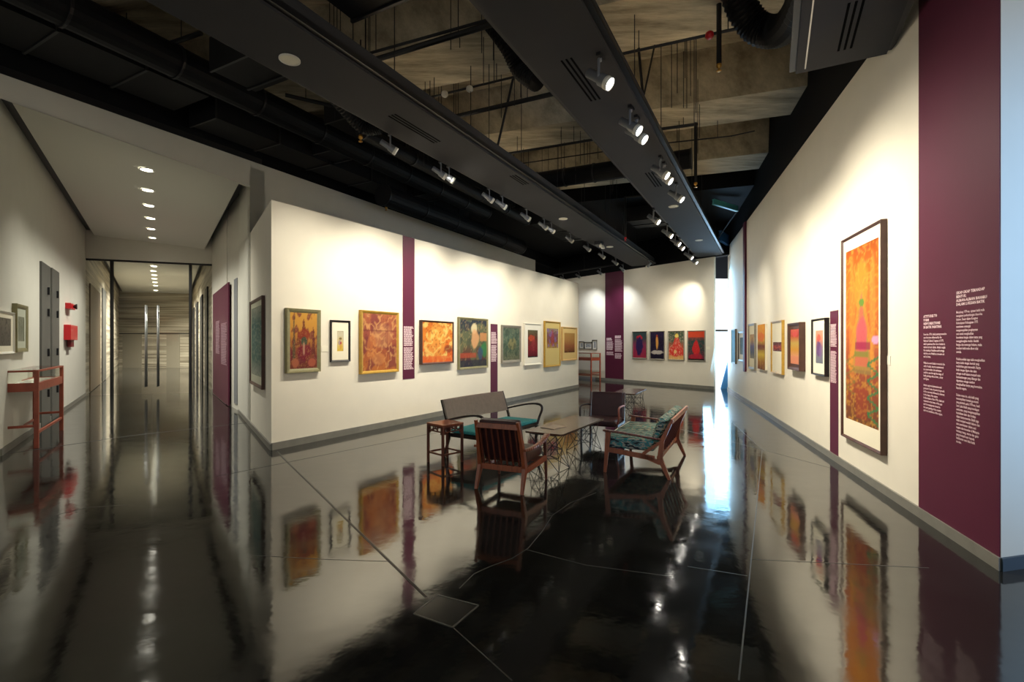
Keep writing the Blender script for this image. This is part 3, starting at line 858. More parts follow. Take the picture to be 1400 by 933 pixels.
def picture(pa, pb, x0, x1, yt, yb, at, fm, fw, depth, ops, label, seed, mount=None, mm=MATB, cat='painting', name='framed_painting', glaze=False, group=None, nx=48, fit=None):
    """outer frame seen between pixels x0..x1; yt,yb measured at its left ('l') or right ('r') edge"""
    p, q = on_plane(pa, pb, x0, None, depth), on_plane(pa, pb, x1, None, depth)
    ref = p if at == 'l' else q
    zt_, zb_ = H + (CY - yt) * ref.y / F, H + (CY - yb) * ref.y / F
    d = (q - p); w = d.length; d.normalize(); h = zt_ - zb_
    mid = (p + q) / 2; nn = Vector((d.y, -d.x, 0))   # towards the viewer's side
    if nn.dot(mid) > 0: nn = -nn
    base = mid - nn * depth
    t = thing(name, label, cat, (base.x, base.y, zb_), math.atan2(d.y, d.x), group)
    if fm is not None:
        bm = bmesh.new(); ring(bm, w, h, fw, -.002, -depth, lip=.006); mk('frame', bm, fm, t)
    else: fw = 0
    iw, ih = w - 2 * fw, h - 2 * fw
    if mount:
        ml, mb, mt_ = mount
        bm = bmesh.new(); yy = -depth + .022
        aw, ah = iw - 2 * ml, ih - mb - mt_
        ov = lambda a, b: [bm.verts.new((-iw / 2 + a, yy, fw + b[0])) for _ in ()]
        o4 = [bm.verts.new(c) for c in ((-iw / 2, yy, fw), (iw / 2, yy, fw), (iw / 2, yy, fw + ih), (-iw / 2, yy, fw + ih))]
        i4 = [bm.verts.new(c) for c in ((-iw / 2 + ml, yy, fw + mb), (iw / 2 - ml, yy, fw + mb), (iw / 2 - ml, yy, fw + ih - mt_), (-iw / 2 + ml, yy, fw + ih - mt_))]
        j4 = [bm.verts.new((v.co.x, yy + .004, v.co.z)) for v in i4]
        for k in range(4):
            bm.faces.new([o4[k], o4[(k + 1) % 4], i4[(k + 1) % 4], i4[k]]); bm.faces.new([i4[k], i4[(k + 1) % 4], j4[(k + 1) % 4], j4[k]])
        mk('mount', bm, mm, t)
        art_mesh('artwork', aw, ah, ops, seed, t, yy + .004, 0, fw + mb, nx)
    else:
        yy = -depth + (.018 if fm is not None else .0)
        art_mesh('artwork', iw, ih, ops, seed, t, yy, 0, fw, nx)
        if fm is None:
            bm = bmesh.new(); box(bm, -iw / 2, iw / 2, -depth + .006, -.002, 0, ih); mk('stretcher', bm, MATB, t)
    if glaze:
        bm = bmesh.new(); box(bm, -iw / 2, iw / 2, -depth + .012, -depth + .015, fw, fw + ih); mk('glazing', bm, GLAZE, t)
    return t

O = (214, 150, 64)
PA = (partA, partB)
picture(*PA, 392.5, 439, 421, 511, 'l', FOLIVE, .06, .06,
    [('bg', [(120, 60, 50), (150, 84, 56), (214, 150, 64), (222, 164, 70)]), ('m', 9, (120, 48, 58), .8, .05),
     ('t', .14, .93, .05, .8, (96, 84, 62), .85), ('t', .86, .75, .07, .5, (110, 52, 48), .85), ('t', .5, .9, .1, .35, (120, 60, 46), .9), ('t', .3, .72, .07, .3, (120, 60, 46), .8),
     ('e', .5, .6, .2, .12, (150, 58, 44), .9), ('e', .5, .49, .13, .09, (74, 84, 66), 1), ('e', .5, .3, .26, .14, (130, 40, 54), .85), ('n', 12, (200, 150, 90), .5, .08),
     ('e', .2, .1, .14, .08, (188, 110, 80), .8), ('e', .8, .1, .14, .08, (188, 100, 76), .8), ('e', .5, .37, .04, .12, (210, 160, 130), .7)],
    'tall orange painting of red domes and spires in an olive frame', 1, nx=40)
picture(*PA, 453, 479.5, 437.6, 495.5, 'l', FBLACK, .03, .04,
    [('bg', [(232, 196, 70), (236, 208, 130), (226, 216, 180), (224, 214, 184)]), ('e', .5, .62, .28, .1, (220, 196, 130), 1), ('n', 9, (110, 90, 80), .5, .05),
     ('e', .55, .62, .2, .05, (60, 48, 50), .7), ('e', .45, .42, .25, .12, (176, 150, 160), .8), ('e', .62, .4, .12, .07, (200, 60, 50), .9), ('e', .6, .22, .2, .12, (230, 170, 60), .8)],
    'small black framed study of a figure on yellow wash with wide white mount', 2, mount=(.1, .14, .14), name='framed_study')
picture(*PA, 494.4, 545.8, 423.8, 512.2, 'l', FGOLD, .05, .07,
    [('bg', [(196, 116, 60), (170, 92, 60), (160, 84, 66), (178, 104, 66)]), ('m', 4, (124, 58, 62), .7, .0), ('n', 5, (230, 168, 104), .8, .16), ('e', .55, .62, .3, .22, (216, 156, 104), .35), ('e', .25, .4, .16, .2, (214, 130, 70), .5),
     ('n', 9, (112, 56, 58), .6, .06), ('r', 0, 1, .7, .71, (110, 54, 50), .6), ('r', .7, .71, 0, 1, (140, 70, 56), .5), ('e', .45, .2, .2, .1, (214, 140, 84), .6)],
    'large rust and copper painting of crowded figures in a bright gold frame', 3, nx=44)
picture(*PA, 577.3, 620.8, 437.7, 499, 'l', FBROWN, .035, .08,
    [('bg', [(226, 104, 50), (232, 112, 46), (226, 134, 50), (206, 110, 40)]), ('n', 4.5, (246, 212, 120), .95, .24), ('e', .45, .5, .3, .5, (246, 200, 96), .35), ('n', 8, (140, 56, 30), .85, .07), ('e', .85, .33, .15, .1, (120, 60, 46), .7), ('r', 0, 1, 0, .16, (232, 108, 54), .7)],
    'square orange and yellow painting of tangled pale figures in a dark slim frame', 4, nx=44)
picture(*PA, 628.2, 667.7, 433.5, 506, 'l', FOLIVE, .05, .06,
    [('bg', [(60, 60, 70), (110, 66, 56), (90, 96, 74), (70, 72, 70), (50, 58, 70)]), ('m', 6, (110, 116, 84), .7, .0), ('n', 8, (190, 160, 110), .6, .07), ('e', .5, .82, .12, .1, (228, 214, 170), .9),
     ('e', .55, .6, .14, .2, (226, 170, 120), .85), ('r', .75, 1, .55, .72, (214, 150, 96), .8), ('e', .9, .35, .12, .16, (60, 130, 80), .9), ('e', .75, .28, .1, .14, (60, 90, 120), .8), ('r', 0, .6, .2, .3, (190, 84, 60), .7), ('r', 0, 1, .0, .14, (50, 52, 66), .8)],
    'dark green and grey painting with a pale standing figure, in an olive gold frame', 5, nx=40)
picture(*PA, 686.9, 712.7, 444.4, 497, 'l', FGREY, .07, .05,
    [('bg', [(110, 112, 90), (86, 104, 84), (90, 112, 96), (96, 110, 94)]), ('n', 7, (150, 150, 120), .7, .12), ('e', .55, .5, .25, .18, (160, 148, 96), .6), ('m', 8, (60, 78, 70), .6, .1)],
    'sage green painting in a broad grey frame beside the short purple banner', 6)
picture(*PA, 717.5, 740.8, 441.8, 500.2, 'l', FWHITE, .04, .05,
    [('bg', [(96, 24, 38), (150, 44, 56), (120, 60, 50), (110, 110, 80)]), ('e', .4, .7, .3, .12, (214, 90, 60), .9), ('e', .6, .45, .2, .2, (170, 60, 66), .8), ('n', 9, (60, 40, 36), .8, .1), ('r', 0, 1, 0, .04, (30, 22, 20), 1)],
    'small red and green picture floating in a wide white frame', 7, mount=(.17, .17, .14), mm=mat('white_mount_board', (238, 234, 220), .8))
picture(*PA, 745.5, 766.7, 438.9, 502.5, 'l', FGOLD, .05, .06,
    [('bg', [(196, 160, 90), (150, 96, 74), (140, 96, 110), (176, 160, 140)]), ('n', 8, (96, 44, 60), .85, .15), ('m', 6, (150, 120, 190), .6, .1), ('e', .5, .5, .12, .4, (190, 60, 70), .5)],
    'tall gold framed picture with violet and maroon figures over a gold ground', 8, mount=(.1, .5, .16), mm=mat('gold_mount', (206, 182, 110), .6))
picture(*PA, 769.4, 789.4, 446.9, 493.7, 'l', mat('pale_wood_frame', (206, 166, 100), .5), .05, .06,
    [('bg', [(110, 66, 40), (166, 100, 64), (192, 140, 80), (196, 150, 84)]), ('r', 0, 1, .0, .06, (90, 50, 30), .8), ('n', 6, (200, 150, 84), .4, .1)],
    'ochre tonal picture in a pale wood frame, last on the display wall', 9, mount=(.12, .2, .14), mm=mat('ochre_mount', (214, 182, 116), .7))

# picture on the side of the display wall (faces the corridor side)
def flip_plane(a, b): return (a, b)
sideA, sideB = cR[1], cR[0]
picture(sideA, sideB, 340.8, 357.3, 413.4, 524, 'l', FBROWN, .05, .05,
    [('bg', [(176, 176, 160), (96, 122, 110), (110, 136, 124), (80, 110, 104), (170, 170, 150)]), ('n', 5, (60, 84, 80), .6, .12, 6), ('m', 6, (150, 160, 140), .5, .1, 5)],
    'tall narrow grey green picture on the side face of the display wall', 10, mount=(.06, .12, .08), mm=mat('pale_green_mount', (184, 182, 158), .7))

# back wall
BA = (backA, backB)
gb = 'four poster-like paintings on the back wall'
picture(*BA, 864, 883.9, 453.6, 490.2, 'l', FGREY, .03, .05,
    [('bg', [(176, 50, 70), (170, 48, 80), (150, 60, 90), (60, 76, 76), (52, 76, 72)]), ('e', .5, .78, .2, .1, (216, 40, 44), 1), ('e', .5, .45, .26, .36, (50, 36, 84), 1), ('n', 8, (90, 44, 96), .5, .08)],
    'dark violet figure with red head on crimson ground, first of four back wall paintings', 11)
picture(*BA, 887.9, 908.1, 453.3, 491.6, 'l', FGREY, .03, .05,
    [('bg', [(24, 20, 40), (34, 26, 56), (30, 22, 50), (44, 34, 70)]), ('e', .5, .6, .09, .28, (226, 160, 80), 1), ('e', .5, .24, .42, .07, (210, 200, 190), .9), ('n', 12, (150, 120, 90), .3, .05), ('e', .5, .85, .07, .05, (170, 70, 50), 1)],
    'slim golden figure on deep navy ground, second of four back wall paintings', 12)
picture(*BA, 912.9, 935, 452.9, 492.5, 'l', FGREY, .03, .05,
    [('bg', [(236, 190, 110), (226, 90, 60), (84, 96, 76), (74, 92, 72)]), ('t', .55, .95, .5, .8, (220, 70, 56), .95), ('e', .5, .3, .45, .2, (222, 60, 50), .9), ('e', .55, .85, .13, .07, (240, 214, 90), 1), ('n', 9, (248, 220, 190), .75, .09), ('e', .45, .27, .1, .07, (246, 200, 130), 1)],
    'red cone-shaped composition topped by a yellow star, third of four back wall paintings', 13)
picture(*BA, 939.3, 963.6, 452.4, 493.6, 'l', FGREY, .03, .05,
    [('bg', [(120, 40, 70), (56, 70, 70), (48, 72, 70), (196, 60, 40)]), ('r', 0, 1, .8, 1, (214, 74, 44), .9), ('e', .5, .4, .22, .26, (212, 44, 48), 1), ('e', .5, .12, .45, .1, (190, 40, 60), .8), ('n', 10, (230, 110, 90), .4, .08), ('r', 0, 1, 0, .04, (30, 20, 20), 1)],
    'red seated figure under an orange band, last of four back wall paintings', 14)
for i, (x0, x1, yt, yb, nm) in enumerate(((791.5, 797.9, 467, 477, 'left, half hidden by the display wall'), (798.6, 809, 467.8, 477.3, 'middle'), (809.3, 815.7, 465, 478.4, 'right, upright'))):
    picture(*BA, x0, x1, yt, yb, 'l', FBLACK, .02, .03, [('bg', [(200, 200, 200), (190, 190, 190)]), ('n', 7, (60, 60, 60), .9, .2)],
        'small patterned print above the far showcase, %s' % nm, 20 + i, mount=(.05, .05, .05), mm=FWHITE, cat='print', name='framed_print', nx=16)

# right wall
RA = (rightB, rightA)
picture(*RA, 1149.3, 1203.6, 299.6, 623, 'r', FBROWN, .028, .06,
    [('bg', [(120, 76, 50), (150, 78, 52), (168, 84, 58), (200, 104, 54), (206, 116, 50), (204, 112, 34), (170, 78, 22)]),
     ('n', 5, (238, 176, 70), .55, .16, 4), ('e', .5, .78, .2, .16, (244, 170, 60), .45), ('t', .5, .8, .42, .5, (222, 150, 60), .7), ('t', .5, .74, .3, .46, (150, 140, 80), .6), ('t', .5, .72, .2, .4, (214, 110, 84), .85),
     ('e', .5, .68, .09, .025, (110, 150, 60), 1), ('e', .5, .5, .17, .1, (216, 96, 104), .85), ('n', 8, (170, 60, 80), .25, .06, 3), ('e', .2, .55, .1, .4, (236, 150, 60), .4), ('e', .82, .6, .08, .35, (240, 160, 70), .4), ('r', .3, .75, .42, .46, (160, 30, 80), .75), ('r', .28, .7, .37, .4, (130, 140, 60), .8),
     ('l', .66, 1, .02, .38, 4, (60, 130, 80), .9), ('r', .32, .68, .03, .2, (170, 70, 50), .5), ('l', .0, .3, .15, .38, 3, (120, 120, 60), .6), ('e', .9, .47, .1, .02, (230, 170, 210), .9)],
    'very tall orange painting of a mountain-like pink form, largest on the right wall', 30, mount=(.07, .2, .13), nx=44)
picture(*RA, 1108.7, 1127, 434.5, 515.5, 'r', FBLACK, .025, .06,
    [('bg', [(120, 128, 140), (130, 128, 140), (150, 120, 140), (226, 150, 120), (232, 170, 140)]), ('e', .4, .45, .3, .25, (112, 76, 130), .9), ('e', .4, .78, .25, .12, (222, 80, 70), .7), ('e', .6, .35, .2, .2, (140, 110, 160), .6)],
    'black framed print of a violet vase shape on pink, with wide white mount', 31, mount=(.11, .14, .14))
picture(*RA, 1076.3, 1092.3, 440.5, 508, 'r', FBROWN, .05, .09,
    [('bg', [(226, 150, 110), (230, 160, 120), (212, 150, 60), (200, 170, 90), (190, 60, 60), (214, 100, 90)]), ('n', 7, (196, 150, 70), .5, .12), ('e', .5, .85, .3, .08, (220, 90, 90), .7), ('r', 0, 1, 0, .22, (226, 140, 110), .7)],
    'deep brown framed picture of red sky over an ochre field', 32, mount=(.05, .05, .05), mm=FBROWN)
picture(*RA, 1053.5, 1068.5, 437.6, 513, 'r', FGOLD, .035, .05,
    [('bg', [(70, 74, 90), (150, 60, 60), (196, 80, 70), (120, 70, 80), (90, 70, 70)]), ('n', 8, (236, 170, 140), .8, .14), ('m', 6, (60, 60, 80), .6, .15)],
    'gold framed picture of a rounded red and pink cluster with white mount', 33, mount=(.06, .38, .36))
picture(*RA, 1035.8, 1045.5, 443, 506.5, 'r', None, .0, .05,
    [('bg', [(120, 60, 40), (170, 110, 40), (226, 190, 60), (110, 50, 40), (226, 170, 50), (236, 150, 40), (240, 160, 40)]), ('e', .5, .72, .5, .1, (236, 110, 50), .8), ('n', 6, (240, 200, 90), .5, .1), ('r', 0, 1, .44, .55, (130, 60, 40), .6)],
    'unframed glowing orange and brown canvas on the right wall', 34, name='canvas_painting')
picture(*RA, 1022.6, 1031.0, 442, 506, 'r', FGREY, .05, .05,
    [('bg', [(150, 140, 110), (96, 100, 110), (100, 110, 150), (196, 160, 110), (190, 150, 100)]), ('n', 6, (80, 90, 140), .6, .12), ('e', .5, .6, .2, .3, (110, 70, 60), .5)],
    'grey framed picture with blue and sand tones, just before the thin purple strip', 35, mount=(.07, .2, .2), mm=mat('sand_mount', (200, 190, 160), .8))
picture(*RA, 1008.9, 1016.4, 453, 495, 'r', FBLACK, .04, .05,
    [('bg', [(150, 160, 150), (120, 140, 140), (110, 130, 130)]), ('n', 6, (80, 100, 100), .6, .12)],
    'small black framed grey green print beyond the thin purple strip', 36, mount=(.12, .14, .12))
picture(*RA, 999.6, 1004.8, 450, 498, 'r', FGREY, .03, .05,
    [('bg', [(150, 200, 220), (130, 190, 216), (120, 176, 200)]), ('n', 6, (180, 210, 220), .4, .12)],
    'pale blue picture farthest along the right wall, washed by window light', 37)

# corridor left wall pictures
LA = (lC, cL[1])
picture(*LA, 24, 39.0, 415, 482, 'l', FOLIVE, .06, .06, [('bg', [(150, 150, 130), (130, 132, 112), (146, 146, 126)]), ('n', 6, (96, 98, 80), .6, .1, 5), ('m', 6, (120, 120, 96), .5, .1)],
    'olive framed grey picture on the corridor wall beside the tall dark doors', 40, mount=(.1, .1, .12), mm=mat('pale_sage_mount', (176, 178, 158), .8))
picture(*LA, -14, 21.5, 421, 486, 'r' if False else 'l', FWHITE, .03, .04, [('bg', [(110, 104, 92), (120, 112, 100), (136, 128, 112)]), ('n', 7, (80, 72, 62), .8, .16, 5)],
    'white framed grey picture of tall trunks above the near showcase', 41, mount=(.12, .08, .06), mm=MATB)

# ------------------------------------------------------------------ banners
def dash_text(bm, x0, x1, z0, z1, rows, y, rnd, h=.5):
    rh = (z1 - z0) / rows
    for r in range(rows):
        zz = z1 - (r + .5) * rh; x = x0; end = x1 - (x1 - x0) * rnd.uniform(0, .22)
        while x < end - .005:
            wl = min((x1 - x0) * rnd.uniform(.08, .26), end - x)
            box(bm, x, x + wl, y - .0015, y, zz - rh * h / 2, zz + rh * h / 2); x += wl + (x1 - x0) * .035

def text_mesh(lines, w, h, y, name, parent, x0, ztop, mx=None):
    """every line of type set in a block w x h"""
    bm = bmesh.new(); n = len(lines); lh = h / n
    mxw = 0; geo = []
    for i, s in enumerate(lines):
        if not s: continue
        cu = bpy.data.curves.new('t', 'FONT'); cu.body = s; cu.size = 1; cu.resolution_u = 1; cu.offset = .03 if len(lines) == 4 else .014
        ob = bpy.data.objects.new('t', cu); me = bpy.data.meshes.new_from_object(ob)
        xs_ = [v.co.x for v in me.vertices]
        geo.append((i, me, max(xs_))); mxw = max(mxw, max(xs_))
        bpy.data.objects.remove(ob); bpy.data.curves.remove(cu)
    if mx: mxw = mx
    for i, me, mw in geo:
        k = len(bm.verts); vs = []
        for v in me.vertices: vs.append(bm.verts.new((x0 + v.co.x / mxw * w, y, ztop - lh * (i + .8) + v.co.y * lh * .98)))
        for p in me.polygons:
            try: bm.faces.new([vs[j] for j in p.vertices])
            except ValueError: pass
        bpy.data.meshes.remove(me)
    for f in bm.faces:
        f.normal_update()
    return mk(name, bm, LETTER, parent)

def banner(pa, pb, x0, x1, zb, zt_, label, th=.006):
    p, q = on_plane(pa, pb, x0), on_plane(pa, pb, x1); d = q - p; w = d.length; d.normalize(); mid = (p + q) / 2
    t = thing('banner', label, 'banner', (mid.x, mid.y, 0), math.atan2(d.y, d.x))
    bm = bmesh.new(); box(bm, -w / 2, w / 2, -th, -.001, zb, zt_); mk('sheet', bm, PURPLE, t)
    return t, w, th, p, q
def zat(pa, pb, px, py): return on_plane(pa, pb, px, py).z
rnd = random.Random(3)
t, w, th, p, q = banner(*PA, 550.5, 566.5, zat(*PA, 550.5, 519), PT, 'tall purple banner hanging from the top of the display wall between two paintings')
z1, z2, z3, z4 = zat(*PA, 551, 446), zat(*PA, 551, 473.5), zat(*PA, 551, 475), zat(*PA, 551, 506)
for a, b, n in ((z1, z2, 16), (z3, z4, 18)):
    bm = bmesh.new(); dash_text(bm, -w * .42, w * .4, b, a, n, -th, rnd, .6); mk('lettering', bm, LETTER, t)
t, w, th, p, q = banner(*PA, 670.6, 680, .1, zat(*PA, 670.6, 443), 'short purple text banner standing on the skirting of the display wall')
for a, b, n in ((454, 470.5, 12), (472, 495, 16)):
    bm = bmesh.new(); dash_text(bm, -w * .42, w * .4, zat(*PA, 671, b), zat(*PA, 671, a), n, -th, rnd, .6)
    mk('lettering', bm, LETTER, t)
t, w, th, p, q = banner(*BA, 827.5, 852.8, .1, BZ, 'broad purple banner running the full height of the back wall')
for (fa, fb, a, b, n, h_) in ((-.42, -.08, 462, 466, 2, .8), (-.42, -.02, 467, 479, 9, .6), (-.42, -.02, 481, 486, 4, .6), (.04, .38, 459, 463, 2, .8), (.04, .44, 464, 481, 12, .6), (.04, .40, 483, 490.5, 6, .6)):
    bm = bmesh.new(); dash_text(bm, w * fa, w * fb, zat(*BA, 840, b), zat(*BA, 840, a), n, -th, rnd, h_)
    mk('lettering', bm, LETTER, t)
t, w, th, p, q = banner(*RA, 1135.5, 1146.4, .085, zat(*RA, 1146.4, 424), 'narrow purple text banner beside the very tall orange painting')
for a, b, n in ((443, 474.5, 17), (480, 524, 24)):
    bm = bmesh.new(); dash_text(bm, -w * .4, w * .36, zat(*RA, 1141, b), zat(*RA, 1141, a), n, -th, rnd, .55)
    mk('lettering', bm, LETTER, t)
t, w, th, p, q = banner(*RA, 1018.6, 1020.9, zat(*RA, 1019, 508), RZ, 'thin dark purple strip between small pictures far along the right wall', .05)
# corridor panel lettering
cban = bpy.data.objects['banner']
p, q = on_plane(cR[2], cR[3], 293, None, .031), on_plane(cR[2], cR[3], 313.5, None, .031); dd = (q - p); ww = dd.length; dd.normalize()
for fa, fb, za_, zb_, n in ((.12, .42, 2.1, 1.2, 22), (.52, .86, 2.0, .95, 26)):
    bm = bmesh.new(); dash_text(bm, ww * fa, ww * fb, zb_, za_, n, 0, rnd, .5)
    Mx = Matrix.Translation(p) @ Matrix.Rotation(math.atan2(dd.y, dd.x), 4, 'Z')
    for v in bm.verts: v.co = Mx @ v.co
    mk('lettering', bm, mat('dim_lettering', (170, 140, 150), .6), cban)
# big banner
t, w, th, p, q = banner(*RA, 1257, 1368, .085, 5.39, 'huge dark purple text banner at the near end of the right wall')
def bx(px): # local x on the banner for a pixel
    g_ = on_plane(*RA, px); return (g_ - (p + q) / 2).dot((q - p).normalized())
left_title = ['ATTITUDES TO', 'FORM:', 'NEW DIRECTIONS', 'IN BATIK PAINTING']
right_title = ['SIKAP-SIKAP TERHADAP', 'BENTUK:', 'ALIRAN-ALIRAN BAHARU', 'DALAM LUKISAN BATIK']
lt = ['From the 1970s, batik painting moved to', 'new directions influenced by the', 'National Cultural Congress of 1971,', 'which questioned the role of artists in', 'national art and culture. Artists sought', 'the meaning of tradition and heritage', 'with the use of batik as a modern art', 'and its forms.', '',
      'While the word batik is rooted in the', 'craft of textile, its art is understood', 'as a new medium. Its techniques', 'could be seen through the range of', 'batik paintings whose form, colour', 'and figure.', '',
      'Artists explored abstraction and', 'geometric forms. A period of growth', 'in the scene was followed by interest', 'in the image of the nation.', 'In this decade of the 1970s, batik art', 'returned to the forms of the past', 'and its meaning was turned to', 'the new painting of the country', 'and to its traditions of the region.']
rt = ['Menjelang 1970-an, ciptaan batik mula', 'mengalami perkembangan idea-idea', 'baharu. Dasar dalam Kongres', 'Kebudayaan Kebangsaan 1971', 'membawa semangat', 'mengetengahkan penghayatan', 'seni untuk menghasilkan', 'kesedaran bangsa dalam karya yang', 'menggabungkan tradisi. Identiti', 'bangsa dan semangat baharu, maka', 'medium batik mula diberi nilai', 'semula.', '',
      'Pelukis-pelukis juga telah menghasilkan', 'karya batik dengan bentuk yang', 'melahirkan gaya tersendiri. Karya', 'batik dengan figura dan alam', 'sebagai motif utama menjadi satu', 'kesinambungan yang dihargai dan', 'digunakan sebagai sumber', 'menghasilkan karya yang bermakna', 'kepada negara.', '',
      'Dalam masa itu, ada batik yang', 'menampilkan bentuk geometri', 'yang abstrak pada 1970-an, hasil', 'Seni Lukis Batik yang mendapat', 'sambutan, yang mengetengahkan', 'keindahan alam dan budaya', 'dalam karya mereka. Batik juga', 'telah menjadi wadah baharu dan', 'satu pendekatan dalam seni', 'negara dan kesenian di Malaysia', 'tentang ruang, warna dan garis', 'yang menjadi asas kepada', 'kefahaman seni lukis batik', 'moden.']
def ztx(px, py): return zat(*RA, px, py)
def block(lines, xa, xb, ya, yb, name):
    za, zb = ztx(xa, ya), ztx(xa, yb)
    n = len(lines); lh = (za - zb) / n; mx = max(len(l) for l in lines) * .47; i = 0
    while i < n:
        j = i
        while j < n and lines[j]: j += 1
        if j > i: text_mesh(lines[i:j], bx(xb) - bx(xa), lh * (j - i), -th - .0012, name, t, bx(xa), za - lh * i, mx if n > 4 else None)
        i = j + 1
block(right_title, 1309, 1351, 398.5, 419.5, 'title_lettering')
block(rt, 1309, 1356, 425, 606, 'text_lettering')
block(left_title, 1264, 1288.5, 431, 450.5, 'title_lettering')
block(lt, 1264, 1300.5, 455.5, 563, 'text_lettering')
# wall labels: small cards beside pictures
for (pa_, pb_, px, py, nm) in ((*RA, 1214, 493, 'right of the very tall orange painting'), (*RA, 1098, 484, 'right of the deep brown framed picture'), (*RA, 1071, 484, 'right of the gold framed cluster picture'), (*PA, 444, 477, 'right of the first olive framed painting'),
                               (*BA, 968, 476, 'right of the last back wall painting')):
    c_ = on_plane(pa_, pb_, px, py); d = (pb_ - pa_).normalized()
    o = thing('wall_label', 'small white caption card %s' % nm, 'label', c_, math.atan2(d.y, d.x))
    bm = bmesh.new(); box(bm, -.06, .06, -.004, 0, -.045, .045); mk('card', bm, mat('card_white', (238, 232, 212), .8), o)

# fire alarm box + call point
def small_box(name, label, cat, px0, px1, y0, y1, dep, m, extra=None):
    a, b = on_plane(*LA, px0, y0, 0), on_plane(*LA, px1, None, 0)
    zt_ = a.z; zb_ = on_plane(*LA, px0, y1).z
    d = (b - a); d.z = 0; w = d.length; d.normalize()
    t = thing(name, label, cat, (a.x, a.y, zb_), math.atan2(d.y, d.x))
    bm = bmesh.new(); box(bm, 0, w, -dep, 0, 0, zt_ - zb_); bevel(mk('casing', bm, m, t), .006)
    return t, w, zt_ - zb_
t, w, h = small_box('fire_hose_cabinet', 'red metal fire box on the corridor wall past the dark doors', 'fire box', 87, 97, 444, 465, .12, REDP)
bm = bmesh.new(); box(bm, w * .3, w * .7, -.09, -.02, -.16, 0); mk('bell', bm, mat('dark_red', (110, 18, 24), .5), t)
t, w, h = small_box('alarm_sounder', 'small red alarm sounder above the red fire box', 'alarm', 89, 95, 414, 422, .1, REDP)
bm = bmesh.new(); lathe(bm, [(.02, 0), (.06, .05), (.06, .07)], 12, Matrix.Translation((w / 2, -.1, h / 2)) @ Matrix.Rotation(math.radians(90), 4, 'X')); mk('horn', bm, BLACKM, t)

# ------------------------------------------------------------------ furniture
def leg_taper(name, m, t, p0, p1, w0, h0, w1, h1):
    bm = bmesh.new(); bar(bm, p0, p1, w0, h0, w1, h1); return bevel(mk(name, bm, m, t), .004)

# front armchair, seen from behind (local +Y faces the table)
def armchair_slatted():
    c = (P(647.4, 668.5) + P(709.4, 676.6) + P(747.6, 655)) / 3
    RL, RR = P(647.4, 668.5), P(709.4, 676.6)
    ang = math.radians(24); f = Vector((math.sin(ang), math.cos(ang), 0))
    o = (RL + RR) / 2 + Vector((math.cos(ang), -math.sin(ang), 0)) * .03
    t = thing('slatted_armchair', 'low teak armchair with slatted back and dark cushions, turned away from the camera', 'armchair', o, -ang)
    W = .5
    for s in (-1, 1):
        # rear leg carries on up as the back post, leaning back
        x = s * W / 2; bm = bmesh.new()
        pts = [Vector((x * 1.02, 0, 0)), Vector((x, .09, .24)), Vector((x * .96, .03, .50)), Vector((x * .92, -.05, .72))]
        ws = [(.026, .03), (.04, .062), (.034, .046), (.026, .028)]
        for a, b, wa, wb in zip(pts, pts[1:], ws, ws[1:]): bar(bm, a, b, wa[0], wa[1], wb[0], wb[1], up=(0, 1, 0))
        mk('leg', bm, TEAK, t)
        xf = s * (W / 2 + .035)
        leg_taper('leg', TEAKD, t, (xf, .62, 0), (xf * .99, .585, .47), .024, .026, .036, .042)
        bm = bmesh.new(); bar(bm, (x * 1.02, .07, .215), (xf, .60, .245), .028, .06); bevel(mk('side_rail', bm, TEAK, t), .004)
        bm = bmesh.new()
        pa_ = spline([(xf * .96, .02, .435), (xf * 1.05, .2, .435), (xf * 1.08, .42, .455), (xf * 1.04, .62, .495)], 5)
        for i, (a, b) in enumerate(zip(pa_, pa_[1:])): bar(bm, a, b, .03 + .035 * (i / len(pa_)), .022, .03 + .035 * ((i + 1) / len(pa_)), .022)
        mk('arm', bm, TEAK, t, True)
    bm = bmesh.new(); bar(bm, (-W * .46, -.035, .665), (W * .46, -.035, .665), .024, .055, up=(0, .2, 1)); bevel(mk('back_rail', bm, TEAK, t), .004)
    bm = bmesh.new(); bar(bm, (-W * .5, .085, .225), (W * .5, .085, .225), .03, .06); bevel(mk('back_rail', bm, TEAK, t), .004)
    bm = bmesh.new(); bar(bm, (-W * .54, .585, .23), (W * .54, .585, .23), .03, .06); bevel(mk('front_rail', bm, TEAK, t), .004)
    for i in range(7):
        x = -W * .40 + W * .80 * i / 6
        bm = bmesh.new(); bar(bm, (x * .98, -.032, .655), (x, .08, .24), .017, .012, up=(0, 1, 0)); mk('slat', bm, TEAKD, t)
    M = Matrix.Translation((0, .17, .26)) @ Matrix.Rotation(math.radians(17), 4, 'X')
    bm = bmesh.new(); cushion(bm, -.225, .225, -.045, .045, .05, .485, .0, .03, 10, M); mk('back_cushion', bm, MAROON, t, True)
    bm = bmesh.new(); cushion(bm, -.245, .245, .15, .61, .27, .38, .012, .03, 10); mk('seat_cushion', bm, BROWNL, t, True)
    return t
armchair_slatted()

